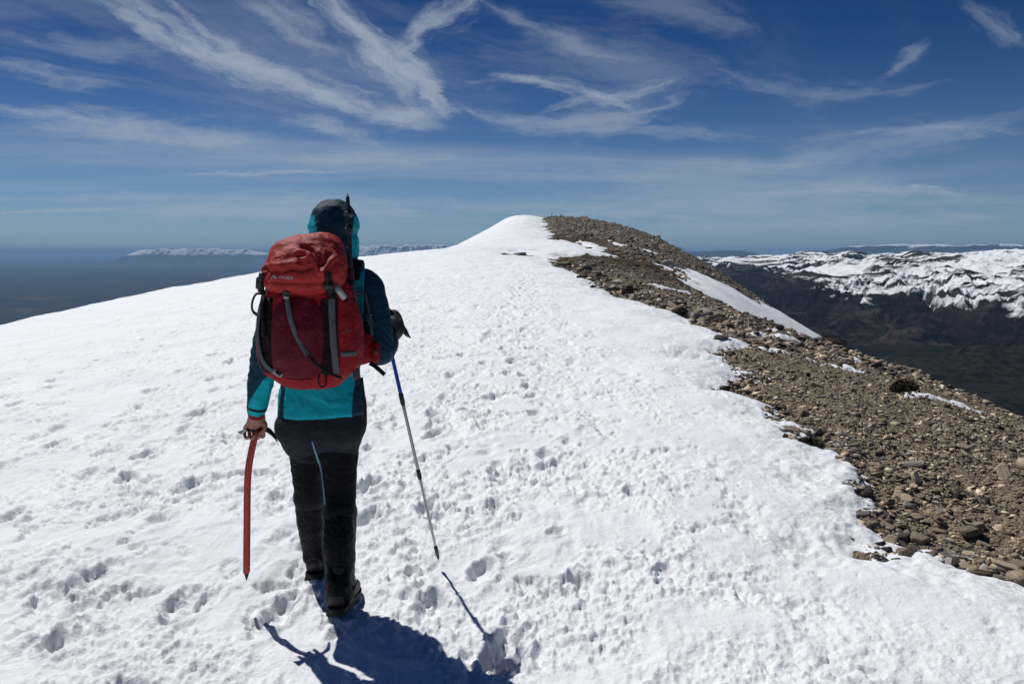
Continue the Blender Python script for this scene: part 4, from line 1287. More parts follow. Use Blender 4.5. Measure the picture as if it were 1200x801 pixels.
# ---- lid
ld = [loft([(-.800, 3.105, 1.385), (-.800, 3.10, 1.42), (-.797, 3.122, 1.465), (-.795, 3.146, 1.505), (-.800, 3.165, 1.530)],
           [(.148, .130), (.155, .140), (.150, .124), (.138, .104), (.116, .082)], n=40, exp=2.6, rings=40, capk=.30),
      ball((-.825, 3.135, 1.488), (.10, .112, .056), 16), ball((-.90, 3.075, 1.430), (.050, .06, .042), 12)]
lV, lQ = union(ld, .0050, 9)
Nl = vnorm(lV, lQ)
bvh_0 = BVHTree.FromPolygons([tuple(v) for v in lV], [tuple(map(int, q)) for q in lQ])
d = .006 * n3(lV, 6.5, 741) + .0045 * n3(lV, 15, 743) - .004 * np.abs(n3(lV, 9, 747))
def crease(V, xz, w, amp):
    P = np.array([on_surface(bvh_0, x, z, 2.4, 0)[0] for x, z in cr_path(np.array(xz, float), 24)]); dd = np.full(len(V), 9.0)
    for a, b in zip(P[:-1], P[1:]):
        e = b - a; t = np.clip(((V - a) @ e) / max(e @ e, 1e-9), 0, 1); dd = np.minimum(dd, np.linalg.norm(V - a - t[:, None] * e, axis=1))
    return amp * np.exp(-(dd / w) ** 2)
d -= crease(lV, [(-.785, 1.530), (-.765, 1.524), (-.742, 1.510), (-.722, 1.490), (-.715, 1.462)], .012, .015)
d += crease(lV, [(-.800, 1.508), (-.778, 1.510), (-.758, 1.498), (-.765, 1.482), (-.785, 1.480)], .010, .009)
d += crease(lV, [(-.748, 1.497), (-.728, 1.465), (-.716, 1.430)], .010, .012)
d += crease(lV, [(-.668, 1.488), (-.690, 1.462), (-.705, 1.432), (-.700, 1.405)], .010, .010)
d -= crease(lV, [(-.690, 1.500), (-.698, 1.470), (-.722, 1.440)], .010, .009)
d -= crease(lV, [(-.935, 1.445), (-.905, 1.432), (-.880, 1.440), (-.850, 1.436), (-.815, 1.448), (-.775, 1.440), (-.745, 1.452)], .010, .010)
d += crease(lV, [(-.90, 1.462), (-.86, 1.455), (-.82, 1.465), (-.79, 1.458)], .014, .006)
d -= crease(lV, [(-.935, 1.475), (-.922, 1.440), (-.930, 1.412)], .010, .009)
d += crease(lV, [(-.945, 1.45), (-.935, 1.42), (-.915, 1.405)], .009, .006)
d -= crease(lV, [(-.93, 1.398), (-.80, 1.392), (-.67, 1.395)], .008, .006)
lV = lV + Nl * d[:, None]
lid = part("lid", (lV, lQ), M_LID, pack)
bvh_l = BVHTree.FromPolygons([tuple(v) for v in lV], [tuple(map(int, q)) for q in lQ])
# lettering and its little peak mark on the lid
def text_on(bvh, s, x0, z0, h, tilt, lift=.0012):
    cu = bpy.data.curves.new("tmp_text", 'FONT'); cu.body = s; cu.size = 1.0; cu.resolution_u = 3; cu.offset = .004
    o = bpy.data.objects.new("tmp_text", cu); COL.objects.link(o)
    dg = bpy.context.evaluated_depsgraph_get(); me = bpy.data.meshes.new_from_object(o.evaluated_get(dg))
    V = np.array([v.co[:] for v in me.vertices]); F = [tuple(p.vertices) for p in me.polygons]
    bpy.data.objects.remove(o); bpy.data.curves.remove(cu); bpy.data.meshes.remove(me)
    V = V / .72 * h; out = []
    for x, z, _ in V:
        X_, Z_ = x0 + x * 1.12, z0 + z + x * tilt
        q = on_surface(bvh, X_, Z_, 2.4, 0)
        p = q[0] + np.array((0, -lift, 0)) if q is not None else np.array((X_, 2.97, Z_))
        out.append(p)
    return np.array(out), F
M_LOGO = simple_mat("silver_print", (.36, .35, .34), .5)
part("lettering", text_on(bvh_l, "VAUDE", -.868, 1.409, .0112, -.06), M_LOGO, lid, smooth=False)
mk_ = [stroke(bvh_l, p, .0018, .001) for p in ([(-.897, 1.409), (-.889, 1.419), (-.886, 1.422)], [(-.887, 1.423), (-.883, 1.412), (-.879, 1.409)], [(-.884, 1.414), (-.879, 1.417), (-.874, 1.410)])]
part("peak_emblem", join([m_ for m_ in mk_ if m_]), M_LOGO, lid)
part("cord_end", join([ball((-.925, 3.10, 1.522), (.007, .006, .006), 8), tube([(-.925, 3.10, 1.522), (-.915, 3.11, 1.505)], .004, 8)]), M_PLASTIC, lid)
# ---- webbing
all_b = union([(mV, [tuple(q) for q in mQ]), (lV, [tuple(q) for q in lQ])], .008, 1)
bvh_a = BVHTree.FromPolygons([tuple(v) for v in all_b[0]], [tuple(map(int, q)) for q in all_b[1]])
part("compression_strap", surf_ribbon(bvh_m, [(-.686, 1.372), (-.684, 1.28), (-.680, 1.17), (-.674, 1.045)], .026, .003, 40, .006), M_STRAP_G, pack)
part("compression_strap", surf_ribbon(bvh_m, [(-.952, 1.350), (-.968, 1.27), (-.972, 1.17), (-.950, 1.09), (-.895, 1.040)], .022, .003, 40, .006), M_STRAP_G, pack)
# dark web of the side straps above the buckles
part("lid_strap", surf_ribbon(bvh_a, [(-.935, 1.425), (-.945, 1.40), (-.950, 1.36), (-.950, 1.30)], .028, .003, 20, .012), M_STRAP_D, pack)
part("lid_strap", surf_ribbon(bvh_a, [(-.690, 1.43), (-.690, 1.40), (-.688, 1.36), (-.688, 1.33)], .034, .003, 20, .012), M_STRAP_D, pack)
yb = lambda x, z, l=.012: on_surface(bvh_a, x, z, 2.4, l)[0]
b1 = part("buckle", bevel_box(yb(-.950, 1.392), (.032, .016, .048), .004, roty(.1)), M_PLASTIC, pack)
part("buckle_tongue", bevel_box(yb(-.952, 1.352, .02), (.024, .012, .030), .004), M_PLASTIC, b1)
b2 = part("buckle", bevel_box(yb(-.694, 1.384), (.036, .016, .030), .004), M_PLASTIC, pack)
fl = part("buckle_tongue", bevel_box(yb(-.664, 1.352, .026), (.024, .008, .062), .003, roty(-.62)), M_GREYPL, b2)
part("strap_end", bevel_box(yb(-.657, 1.338, .022), (.030, .012, .026), .004, roty(-.5)), M_PLASTIC, b2)
# loop of spare webbing standing off the left side
part("strap_loop", ribbon(cr_path(np.array([(-.962, 3.07, 1.352), (-.985, 3.06, 1.345), (-.998, 3.055, 1.312), (-.996, 3.055, 1.282), (-.975, 3.06, 1.262)]), 20), np.array([(-.6, -.6, .3)] * 20), .014, .003), M_STRAP_D, pack)
part("webbing_loop", surf_ribbon(bvh_m, [(-.944, 1.30), (-.946, 1.26), (-.940, 1.225), (-.944, 1.19)], .014, .004, 14, .010), M_STRAP_D, pack)
# slanting front strap, hanging loose at its lower end
P = cr_path(np.array([(-.846, 1.352), (-.838, 1.30), (-.824, 1.24), (-.800, 1.175), (-.762, 1.115), (-.715, 1.065), (-.655, 1.026)]), 46)
pts = []
for i_, (x, z) in enumerate(P):
    q = on_surface(bvh_m, x, z, 2.4, 0); q = q[0] if q is not None else pts[-1]
    pts.append(np.array((x, q[1] - .034 + .006 * (i_ / 45), z)))
pts = np.array(pts); tmp = pts[:, 1].copy()
for _ in range(12): tmp[1:-1] = (tmp[:-2] + 2 * tmp[1:-1] + tmp[2:]) / 4
pts[:, 1] = tmp
part("front_strap", ribbon(pts[:30], np.array([(.15, -1, .1)] * 30), .018, .0028), M_STRAP_G, pack)
part("front_strap", ribbon(pts[28:], np.array([(.1, -1, .3)] * 18), .011, .003), M_STRAP_D, pack)
part("ladder_lock", bevel_box((pts[0][0], pts[0][1] - .002, pts[0][2] + .006), (.028, .010, .030), .003), M_PLASTIC, pack)
part("ladder_lock", bevel_box((pts[1][0], pts[1][1] - .007, pts[1][2] - .006), (.020, .006, .010), .002), M_GREYPL, pack)
# ice axe loop and base buckle
q = on_surface(bvh_m, -.724, 1.03, 2.4, .008)[0]
part("axe_loop", tube([q + (-.012, 0, .02), q + (-.016, -.012, 0), q + (-.010, -.016, -.024), q + (.008, -.016, -.026), q + (.014, -.012, -.004), q + (.006, 0, .018)], .0034, 8), M_STRAP_D, pack)
part("axe_loop", tube([q + (-.016, 0, .014), q + (0, -.006, .026), q + (.016, 0, .012)], .0045, 8), M_STRAP_D, pack)
q = on_surface(bvh_m, -.893, 1.052, 2.4, .008)[0]
part("buckle", bevel_box(q, (.040, .012, .022), .004, roty(.55)), M_GREYPL, pack)
part("buckle", bevel_box(q + (.004, -.007, -.002), (.022, .008, .012), .002, roty(.55)), M_PLASTIC, pack)
# right pocket: reflective tab and printed mark, hem elastic
part("reflective_tab", surf_ribbon(bvh_m, [(-.655, 1.118), (-.632, 1.119), (-.602, 1.120)], .020, .0025, 12, .004), M_STRAP_G, pack)
mk_ = [stroke(bvh_m, p, .0016, .001) for p in ([(-.655, 1.195), (-.643, 1.205), (-.634, 1.214)], [(-.634, 1.215), (-.628, 1.205), (-.622, 1.206)], [(-.622, 1.212), (-.614, 1.207)])]
mk_ = [m_ for m_ in mk_ if m_]
if mk_: part("peak_emblem", join(mk_), M_STRAP_G, pack)
# hip belt wing on the right with eyelet and dangling strap
hb = union([loft([(-.625, 3.225, 1.115), (-.575, 3.255, 1.115), (-.556, 3.30, 1.10), (-.575, 3.42, 1.08)], [(.022, .070), (.018, .062), (.016, .055), (.012, .045)], side=(0.3, -1, 0), n=22)], .005, 6)
belt = part("hip_belt", hb, M_RED, pack)
part("belt_pocket", loft([(-.560, 3.235, 1.10), (-.545, 3.27, 1.10)], [(.020, .045), (.018, .042)], side=(.3, -1, 0), n=18, exp=2.4), M_RED, belt)
part("belt_eyelet", ball((-.553, 3.205, 1.108), (.009, .006, .013), 10), M_PLASTIC, belt)
part("belt_strap", ribbon(cr_path(np.array([(-.575, 3.19, 1.062), (-.555, 3.185, 1.052), (-.528, 3.18, 1.030), (-.513, 3.18, 1.016)]), 16), np.array([(.2, -1, .5)] * 16), .018, .0032), M_STRAP_D, belt)
part("belt_strap", ribbon(cr_path(np.array([(-.615, 3.215, 1.00), (-.606, 3.205, .93), (-.600, 3.205, .86), (-.602, 3.21, .80)]), 16), np.array([(.3, -1, .1)] * 16), .014, .0030), M_STRAP_D, belt)
# shoulder harness seen on the right, with its load strap
part("shoulder_strap", ribbon(cr_path(np.array([(-.660, 3.29, 1.40), (-.650, 3.36, 1.47), (-.660, 3.425, 1.445), (-.672, 3.462, 1.36), (-.672, 3.470, 1.22)]), 24), np.array([(.2, -.4, 1)] * 8 + [(.1, .4, 1)] * 8 + [(.1, 1, .2)] * 8), .06, .012), M_STRAP_D, pack)
part("shoulder_strap", ribbon(cr_path(np.array([(-.880, 3.29, 1.40), (-.885, 3.36, 1.47), (-.885, 3.425, 1.445), (-.880, 3.462, 1.36), (-.880, 3.470, 1.22)]), 24), np.array([(-.2, -.4, 1)] * 8 + [(-.1, .4, 1)] * 8 + [(-.1, 1, .2)] * 8), .06, .012), M_STRAP_D, pack)
def lay(bvh, xz, lift):
    out = []
    for x, z in cr_path(np.array(xz, float), 20):
        q = on_surface(bvh, x, z, 2.4, lift)
        out.append(q[0] if q is not None else (out[-1] + (0, 0, -.01)))
    return np.array(out)
part("load_strap", ribbon(np.vstack([[(-.655, 3.10, 1.345), (-.635, 3.16, 1.35)], lay(bvh_j, [(-.605, 1.335), (-.590, 1.28), (-.578, 1.22), (-.570, 1.165)], .010)]), np.array([(.1, -1, .2)] * 22), .013, .003), M_STRAP_G, pack)

# ================================================================ trekking pole on the pack, tip up
def pole(name, label, A, B, shaft, r=.0085, basket=True, held=True):
    """A = grip end, B = tip"""
    A = np.array(A, float); B = np.array(B, float); L_ = np.linalg.norm(B - A); u = (B - A) / L_
    at = lambda s: A + u * s
    root = empty(name, tuple(at(L_)))
    tag(root, label, "trekking pole", None)
    return root, at, u, L_
M_ALU = simple_mat("grey_aluminium", (.42, .44, .46), .38, 1.0, 120, .12, .05)
M_BLUE = simple_mat("blue_anodised_shaft", (.012, .075, .36), .32, .55, 120, .15, .05)
M_STEEL = simple_mat("steel_tip", (.5, .5, .5), .35, 1.0, 120, .2, .05)
M_MAROON = simple_mat("dark_maroon_shaft", (.055, .008, .010), .4, .3, 120, .2, .05)
M_BLACKSH = simple_mat("black_shaft", (.010, .010, .011), .45, 0, 120, .2, .05)
M_CORK = simple_mat("dark_foam_grip", (.012, .012, .013), .85, 0, 120, .3, .3)
sp, at, u, L_ = pole("trekking_pole", "black and maroon trekking pole stowed tip-up on the right side of the red backpack", (-.612, 3.085, 1.02), (-.6405, 3.145, 1.733), None)
part("lower_shaft", tube([at(.0), at(.33)], .0100, 12, 6), M_MAROON, sp)
part("shaft_sleeve", tube([at(.32), at(.42)], .0112, 12, 6), M_MAROON, sp)
part("upper_shaft", tube([at(.42), at(.665)], .0085, 12, 8), M_BLACKSH, sp)
part("locking_collar", join([tube([at(.565), at(.590)], .0125, 12, 4), boxx(at(.578) + (.010, -.004, 0), (.012, .012, .022))]), M_PLASTIC, sp)
part("basket", join([tube([at(.640), at(.650)], [.020, .013], 14, 4), tube([at(.632), at(.655)], .0125, 12, 4)]), M_PLASTIC, sp)
part("tip_section", tube([at(.655), at(.700), at(L_ - .010)], [.0085, .0072, .0042], 12, 8), M_BLACKSH, sp)
part("tip", tube([at(L_ - .012), at(L_)], [.0036, .0015], 8, 4), M_STEEL, sp)
for s in (.30, .37):
    part("tie_strap", tube([at(s - .006), at(s + .006)], .0125, 12, 3), M_STRAP_D, sp)

# ================================================================ trekking pole in the right hand
tp, at, u, L_ = pole("trekking_pole", "blue and grey trekking pole in the hiker's gloved hand, tip just above snow", POLE_A - ax * .055, POLE_B, None)
part("grip", tube([at(0), at(.012), at(.05), at(.10), at(.150)], [.020, .020, .0155, .0165, .0135], 14, 20), M_CORK, tp)
part("wrist_strap", ribbon(cr_path(np.array([at(.02) + (.0, -.016, 0), at(.03) + (.05, -.05, -.01), at(.075) + (.095, -.055, -.03), at(.13) + (.108, -.01, -.035), at(.125) + (.070, .03, -.01), at(.03) + (.02, .02, 0)]), 30), np.array([(.4, -.6, .7)] * 30), .018, .003), M_STRAP_D, tp)
part("upper_shaft", tube([at(.145), at(.215)], .0086, 14, 6), M_ALU, tp)
part("upper_shaft", tube([at(.215), at(.445)], .0088, 14, 8), M_BLUE, tp)
part("locking_collar", join([tube([at(.437), at(.478)], .0115, 14, 4), tube([at(.478), at(.486)], .0098, 14, 3)]), M_PLASTIC, tp)
part("middle_shaft", tube([at(.480), at(.815)], .0075, 14, 8), M_ALU, tp)
part("locking_collar", tube([at(.800), at(.838)], .0100, 14, 4), M_PLASTIC, tp)
part("lower_shaft", tube([at(.830), at(L_ - .055)], .0062, 14, 8), M_ALU, tp)
part("tip_section", tube([at(L_ - .070), at(L_ - .052), at(L_ - .012)], [.0095, .0088, .0048], 12, 6), M_PLASTIC, tp)
part("tip", tube([at(L_ - .014), at(L_)], [.0036, .0016], 8, 4), M_STEEL, tp)

# ================================================================ ice axe in the left hand
axe = empty("ice_axe", (-1.137, 3.28, .113))
tag(axe, "red-shafted ice axe hanging from the hiker's left hand, black head in the fist", "ice axe")
M_AXE = simple_mat("red_axe_shaft", (.38, .020, .010), .30, .1, 60, .2, .08)
M_HEAD = simple_mat("black_forged_steel", (.018, .018, .020), .45, .6, 60, .3, .15)
sh = loft([AXH + (.004, 0, -.002), (-1.090, 3.296, .715), (-1.101, 3.290, .665), (-1.111, 3.285, .610), (-1.119, 3.282, .53), (-1.127, 3.28, .35), (-1.136, 3.28, .150)],
          [(.0135, .009), (.0140, .0100), (.0142, .0105), (.0146, .0105), (.0146, .0105), (.0146, .0105), (.0146, .0105)], side=(1, .3, 0), n=18, exp=2.6)
part("shaft", sh, M_AXE, axe)
part("spike", loft([(-1.1355, 3.28, .160), (-1.136, 3.28, .142), (-1.1375, 3.28, .113)], [(.0150, .0095), (.0105, .0075), (.0018, .0018)], side=(1, .3, 0), n=14), M_HEAD, axe)
hd_ = nrm((.75, .66, 0))
pk = [AXH + hd_ * a + np.array((0, 0, z)) for a, z in ((-.012, .006), (.02, .010), (.042, .004), (.064, -.010), (.084, -.034), (.096, -.060))]
part("pick", loft(pk, [(.006, .013), (.0055, .014), (.0045, .0125), (.004, .0105), (.0035, .007), (.002, .002)], side=np.cross(hd_, (0, 0, 1)), n=14, exp=3), M_HEAD, axe)
ad = [AXH + hd_ * a + np.array((0, 0, z)) for a, z in ((.0, .006), (-.03, .010), (-.048, .008), (-.066, .002))]
part("adze", loft(ad, [(.008, .010), (.010, .006), (.018, .0035), (.024, .0022)], side=np.cross(hd_, (0, 0, 1)), n=14, exp=3), M_HEAD, axe)
# ================================================================ loose stones and boulders
def stone_mat(name, a, b_, sc=9.0):
    m, nt, b = new_mat(name)
    oi = nt.node('ShaderNodeObjectInfo')
    geo = nt.node('ShaderNodeNewGeometry')
    tc = nt.node('ShaderNodeTexCoord').outputs['Object']
    rnd = geo.outputs['Random Per Island']
    n = nt.noise(tc, sc, 6, .65); n2 = nt.noise(tc, sc * 7, 4, .7)
    c = nt.mix(nt.smooth(n, .3, .7), a, b_)
    k = nt.math('MULTIPLY_ADD', nt.mul(rnd, nt.mul(rnd, rnd)), 1.7, .50)
    lich = nt.noise(tc, sc * 2.3, 4, .75)
    c = nt.mix(nt.mul(nt.smooth(lich, .58, .66), .55), c, (.40, .385, .345))
    c = nt.mix(nt.mul(nt.smooth(lich, .40, .33), .6), c, tuple(q * .35 for q in a))
    k = nt.mul(k, nt.smooth(n2, .25, .75, .75, 1.2))
    mul = nt.node('ShaderNodeVectorMath', operation='SCALE'); nt.l.new(c, mul.inputs[0]); nt.l.new(k, mul.inputs['Scale'])
    nt.l.new(mul.outputs[0], b.inputs['Base Color'])
    b.inputs['Roughness'].default_value = .88; b.inputs['Specular IOR Level'].default_value = .25
    nt.l.new(nt.bump(nt.add(n, nt.mul(n2, .35)), .6, .02), b.inputs['Normal'])
    return m
M_ST = [stone_mat("tan_limestone", (.30, .228, .152), (.50, .405, .30)), stone_mat("grey_limestone", (.21, .195, .168), (.40, .375, .335)), stone_mat("dark_weathered_limestone", (.055, .044, .033), (.13, .108, .085))]
def stone_shape(seed, flat, npt=16, sub=False):
    r = random.Random(seed); bm = bmesh.new()
    for _ in range(npt):
        v = Vector((r.gauss(0, 1), r.gauss(0, 1), r.gauss(0, 1))).normalized()
        s = r.uniform(.75, 1.0)
        v = Vector((max(-.8, min(.8, v.x)), max(-.85, min(.85, v.y)), max(-.7, min(.7, v.z))))
        bm.verts.new((v.x * s, v.y * s * .72, v.z * s * flat))
    bmesh.ops.convex_hull(bm, input=bm.verts)
    for v in [v for v in bm.verts if not v.link_faces]: bm.verts.remove(v)
    if sub:
        bmesh.ops.bevel(bm, geom=bm.edges[:], offset=.05, segments=1, affect='EDGES')
        bmesh.ops.triangulate(bm, faces=bm.faces[:])
        for _ in range(2):
            bmesh.ops.subdivide_edges(bm, edges=bm.edges[:], cuts=1, use_grid_fill=True)
        bmesh.ops.triangulate(bm, faces=bm.faces[:])
        V = np.array([v.co[:] for v in bm.verts]); bm.normal_update(); N = np.array([v.normal[:] for v in bm.verts])
        dd = .06 * n3(V, 1.6, seed) + .035 * n3(V, 4.5, seed + 5)
        for v, nn, q in zip(bm.verts, N, dd): v.co += Vector(nn) * float(q)
    else:
        bmesh.ops.triangulate(bm, faces=bm.faces[:])
    bm.verts.index_update()
    V = np.array([v.co[:] for v in bm.verts]); F = np.array([[v.index for v in f.verts] for f in bm.faces]); bm.free()
    return V, F
def shard(seed, thick, sub=0):
    """an angular frost-split plate: irregular outline, flat faces, broken edges"""
    r = random.Random(seed); bm = bmesh.new(); k = r.choice((5, 5, 6, 7)); a0 = r.uniform(0, 6)
    tilt = (r.uniform(-.25, .25), r.uniform(-.25, .25))
    for i in range(k):
        a = a0 + (i + r.uniform(-.32, .32)) * 2 * math.pi / k; q = r.uniform(.72, 1.05)
        x, y = q * math.cos(a), q * math.sin(a) * .68
        bm.verts.new((x, y, thick * (1 + tilt[0] * x + tilt[1] * y) * r.uniform(.55, 1)))
        bm.verts.new((x * r.uniform(.75, 1.1), y * r.uniform(.75, 1.1), -thick * r.uniform(.5, 1)))
    if r.random() < .5: bm.verts.new((r.uniform(-.4, .4), r.uniform(-.3, .3), thick * r.uniform(1.1, 1.6)))
    bmesh.ops.convex_hull(bm, input=bm.verts)
    for v in [v for v in bm.verts if not v.link_faces]: bm.verts.remove(v)
    bmesh.ops.dissolve_limit(bm, angle_limit=math.radians(9), verts=bm.verts[:], edges=bm.edges[:])
    if sub:
        bmesh.ops.triangulate(bm, faces=bm.faces[:])
        for _ in range(sub): bmesh.ops.subdivide_edges(bm, edges=bm.edges[:], cuts=1, use_grid_fill=True)
        bmesh.ops.triangulate(bm, faces=bm.faces[:])
        bm.normal_update()
        V = np.array([v.co[:] for v in bm.verts]); N = np.array([v.normal[:] for v in bm.verts])
        dd = .035 * n3(V, 1.9, seed) + .030 * np.round(2.2 * n3(V, 2.6, seed + 3)) / 2.2 + .014 * n3(V, 7, seed + 5)
        for v, nn, q in zip(bm.verts, N, dd): v.co += Vector(nn) * float(q)
    else:
        bmesh.ops.triangulate(bm, faces=bm.faces[:])
    bm.verts.index_update()
    V = np.array([v.co[:] for v in bm.verts]); F = np.array([[v.index for v in f.verts] for f in bm.faces]); bm.free()
    return V, F
SHAPES = [shard(i, (.11, .16, .22, .33)[i % 4]) for i in range(24)]
def rand_rot(n, r, tilt):
    """random headings with a limited tilt, as rotation matrices (n,3,3)"""
    a = r.uniform(0, 2 * np.pi, n); b = r.normal(0, tilt, n); c = r.normal(0, tilt, n)
    ca, sa, cb, sb, cc, sc_ = np.cos(a), np.sin(a), np.cos(b), np.sin(b), np.cos(c), np.sin(c)
    Z = np.zeros((n, 3, 3)); X_ = Z.copy(); Y_ = Z.copy()
    Z[:, 0, 0] = ca; Z[:, 0, 1] = -sa; Z[:, 1, 0] = sa; Z[:, 1, 1] = ca; Z[:, 2, 2] = 1
    X_[:, 0, 0] = 1; X_[:, 1, 1] = cb; X_[:, 1, 2] = -sb; X_[:, 2, 1] = sb; X_[:, 2, 2] = cb
    Y_[:, 1, 1] = 1; Y_[:, 0, 0] = cc; Y_[:, 0, 2] = sc_; Y_[:, 2, 0] = -sc_; Y_[:, 2, 2] = cc
    return Z @ X_ @ Y_
r_ = np.random.default_rng(5)
def scatter(n, ylo, yhi, xfun, size, smin=-.02):
    y = ylo * (yhi / ylo) ** r_.random(n) if ylo > 0 else r_.uniform(ylo, yhi, n)
    x = xfun(y, r_.random(n))
    return x, y, size(r_.random(n), y)
SX, SY, SS = [], [], []
def put(x, y, s): SX.append(x); SY.append(y); SS.append(s)
# foreground scree, from fist-sized plates to dinner-plate slabs
xf = lambda y, u: _edge(y) - .25 + u * (6.5 + .12 * y)
put(*scatter(60000, 2.6, 13, xf, lambda u, y: .008 + .021 * u ** 2.0))
put(*scatter(20000, 2.6, 24, xf, lambda u, y: .016 + .034 * u ** 2.6))
put(*scatter(1500, 3.0, 30, xf, lambda u, y: .030 + .065 * u ** 4))
put(*scatter(15000, 13, 60, lambda y, u: _edge(y) - .3 + u * (6.5 + .12 * y), lambda u, y: (.030 + .09 * u ** 3)))
put(*scatter(1500, 3.0, 45, lambda y, u: _edge(y) + np.abs(r_.normal(0, .25, len(y))) - .12, lambda u, y: (.014 + .045 * u ** 2.6) * (1 + y / 25)))
put(*scatter(650, 16, 52, lambda y, u: _edge(y) + np.abs(r_.normal(0, 1.0, len(y))) - .15, lambda u, y: .06 + .17 * u ** 2))
# block field on the summit slope
put(*scatter(12000, 55, 260, lambda y, u: _edge(y) + u * (14 + .30 * y), lambda u, y: .09 + .30 * u ** 3))
SX, SY, SS = map(np.concatenate, (SX, SY, SS))
zt, ssd = rock_top(SX, SY)
sx_far = np.hypot(SX, SY)
# brown turf carries few blocks, and snow hides the small ones
turf = (sx_far > 42) & (SY < 120) & ((SX - SY * .035 + 13 * fbm(SX * .06, SY * .06, 3, 801)) < 7)
ok = ((ssd < .05 + SS * .8) | ((sx_far > 40) & (ssd < .6))) & ~(turf & (r_.random(len(SX)) < .88)) & (np.abs(np.arctan2(SX, SY)) < .72) & (SX > -1)
ok &= ~((ssd > .12) & (SS < .12) & (r_.random(len(SX)) < .90))
soil = fbm(SX * .55 + .2 * SY, SY * .5, 4, 821, .6) > .22
ok &= ~(soil & (np.hypot(SX, SY) < 30) & (SS < .05) & (r_.random(len(SX)) < .62))
ok &= ~((ssd > .3) & (r_.random(len(SX)) < .8))
SX, SY, SS, zt, ssd = (a[ok] for a in (SX, SY, SS, zt, ssd))
n = len(SX); SR = rand_rot(n, r_, .34); SK = r_.integers(0, len(SHAPES), n)
stretch = np.stack([r_.uniform(.8, 1.3, n), r_.uniform(.8, 1.2, n), r_.uniform(.75, 1.25, n)], 1)
hue = fbm(SX * .7, SY * .7, 3, 811) + r_.normal(0, .35, n)
farh = sstep(np.hypot(SX, SY), 9, 30)
SM = np.where(np.hypot(SX, SY) > 40, np.select([r_.random(n) < .42, r_.random(n) < .6], [0, 1], 2), np.where(hue > .72 - .5 * farh, 1, np.where(hue < -.70 + .35 * farh, 2, 0)))
edge_dark = (ssd > -.12) & (sx_far[ok] < 45) & (r_.random(n) < .38); SM = np.where(edge_dark, 2, SM)
lift = SS * .10
apparent = SS / np.hypot(SX, SY) * (np.abs(SX / np.maximum(SY, .1)) < .66)
own = np.argsort(-apparent)[:262]                     # the stones that show largest are objects of their own
own_set = np.zeros(n, bool); own_set[own] = True
Vb, Fb, Mb = [], [], []; o_ = 0
for k, (sv, sf) in enumerate(SHAPES):
    idx = np.nonzero((SK == k) & ~own_set)[0]
    if len(idx) == 0: continue
    P = np.einsum('nij,nvj->nvi', SR[idx], sv[None] * (SS[idx][:, None] * stretch[idx])[:, None, :])
    P += np.stack([SX[idx], SY[idx], zt[idx] + lift[idx]], 1)[:, None, :]
    m_ = len(sv)
    Fk = sf[None] + (np.arange(len(idx)) * m_)[:, None, None] + o_
    Vb.append(P.reshape(-1, 3)); Fb.append(Fk.reshape(-1, 3)); Mb.append(np.repeat(SM[idx], len(sf))); o_ += m_ * len(idx)
scree = link("scree", make_mesh("scree", np.vstack(Vb), np.vstack(Fb), M_ST, False, None, np.concatenate(Mb)))
tag(scree, "loose small stones and rubble covering the bare slope", kind="stuff")
KINDS_ = ("tan", "grey", "dark brown")
GOOD = [shard(100 + i, (.17, .24, .32, .42)[i % 4], 2) for i in range(16)]
good_me = {}
def stone_mesh(k, m):
    if (k, m) not in good_me:
        good_me[(k, m)] = make_mesh("loose_stone", GOOD[k][0], GOOD[k][1], [M_ST[m]], False)
    return good_me[(k, m)]
for i in own:
    k = int(SK[i]) % len(GOOD); m = int(SM[i])
    o = link("loose_stone", stone_mesh(k, m))
    M3 = Matrix(SR[i].tolist())
    o.matrix_world = Matrix.Translation((float(SX[i]), float(SY[i]), float(zt[i] + lift[i]))) @ M3.to_4x4() @ Matrix.Diagonal((*[float(q * SS[i]) for q in stretch[i]], 1))
    tag(o, "loose %s limestone stone lying in the scree beside the snow" % KINDS_[m], "stone", "loose %s stones in the scree" % KINDS_[m])
# ---- boulders one can point to
def boulder(name, label, x, y, size, sx=1, sy=1, sz=1, mat=1, seed=0, rz=0.0, tilt=0.0, sink=.15, cat="boulder"):
    V, F = stone_shape(300 + seed, .72, 22, True)
    zz, _ = rock_top([x], [y])
    me = make_mesh(name, V, F, [M_ST[mat]], False)
    o = link(name, me); o.scale = (size * sx, size * sy, size * sz); o.rotation_euler = (tilt, tilt * .5, rz)
    o.location = (x, y, float(zz[0]) + size * sz * (.55 - sink))
    tag(o, label, cat)
    return o
boulder("boulder", "big rounded grey boulder in the snow gully under the summit slope", 16.5, 84, .95, 1.15, 1, .95, 1, 1, .4)
boulder("boulder", "dark upright block at the tip of the snow near the brown turf", 3.33, 23.0, .34, .8, .8, 1.15, 2, 2, .3)
boulder("boulder", "low grey boulder half sunk at the snow edge, lone in the snow", 3.72, 17.6, .13, 1.2, .9, .7, 1, 3, .9)
boulder("boulder", "lichen-darkened flat boulder jutting out of the snow spit", 3.35, 12.75, .14, 1.5, .9, .6, 2, 4, .2)
boulder("boulder", "grey-topped boulder standing at the end of the snow spit", 4.2, 14.6, .17, 1.1, .9, .9, 1, 5, 1.2)
boulder("boulder", "pale sandy slab lying flat in the lower scree near the snow", 2.68, 4.5, .11, 1.25, .8, .55, 0, 6, .5)
boulder("boulder", "mottled grey rock bedded in the middle of the near scree", 3.1, 6.0, .10, 1.3, .9, .6, 1, 7, .1)
boulder("boulder", "thin dark rock lying across the snow edge", 2.5, 8.6, .10, 1.8, .7, .45, 2, 8, .05)
boulder("boulder", "dark jagged block on the skyline of the stony rim", 5.9, 17.5, .17, .9, .9, 1.0, 2, 9, .8)
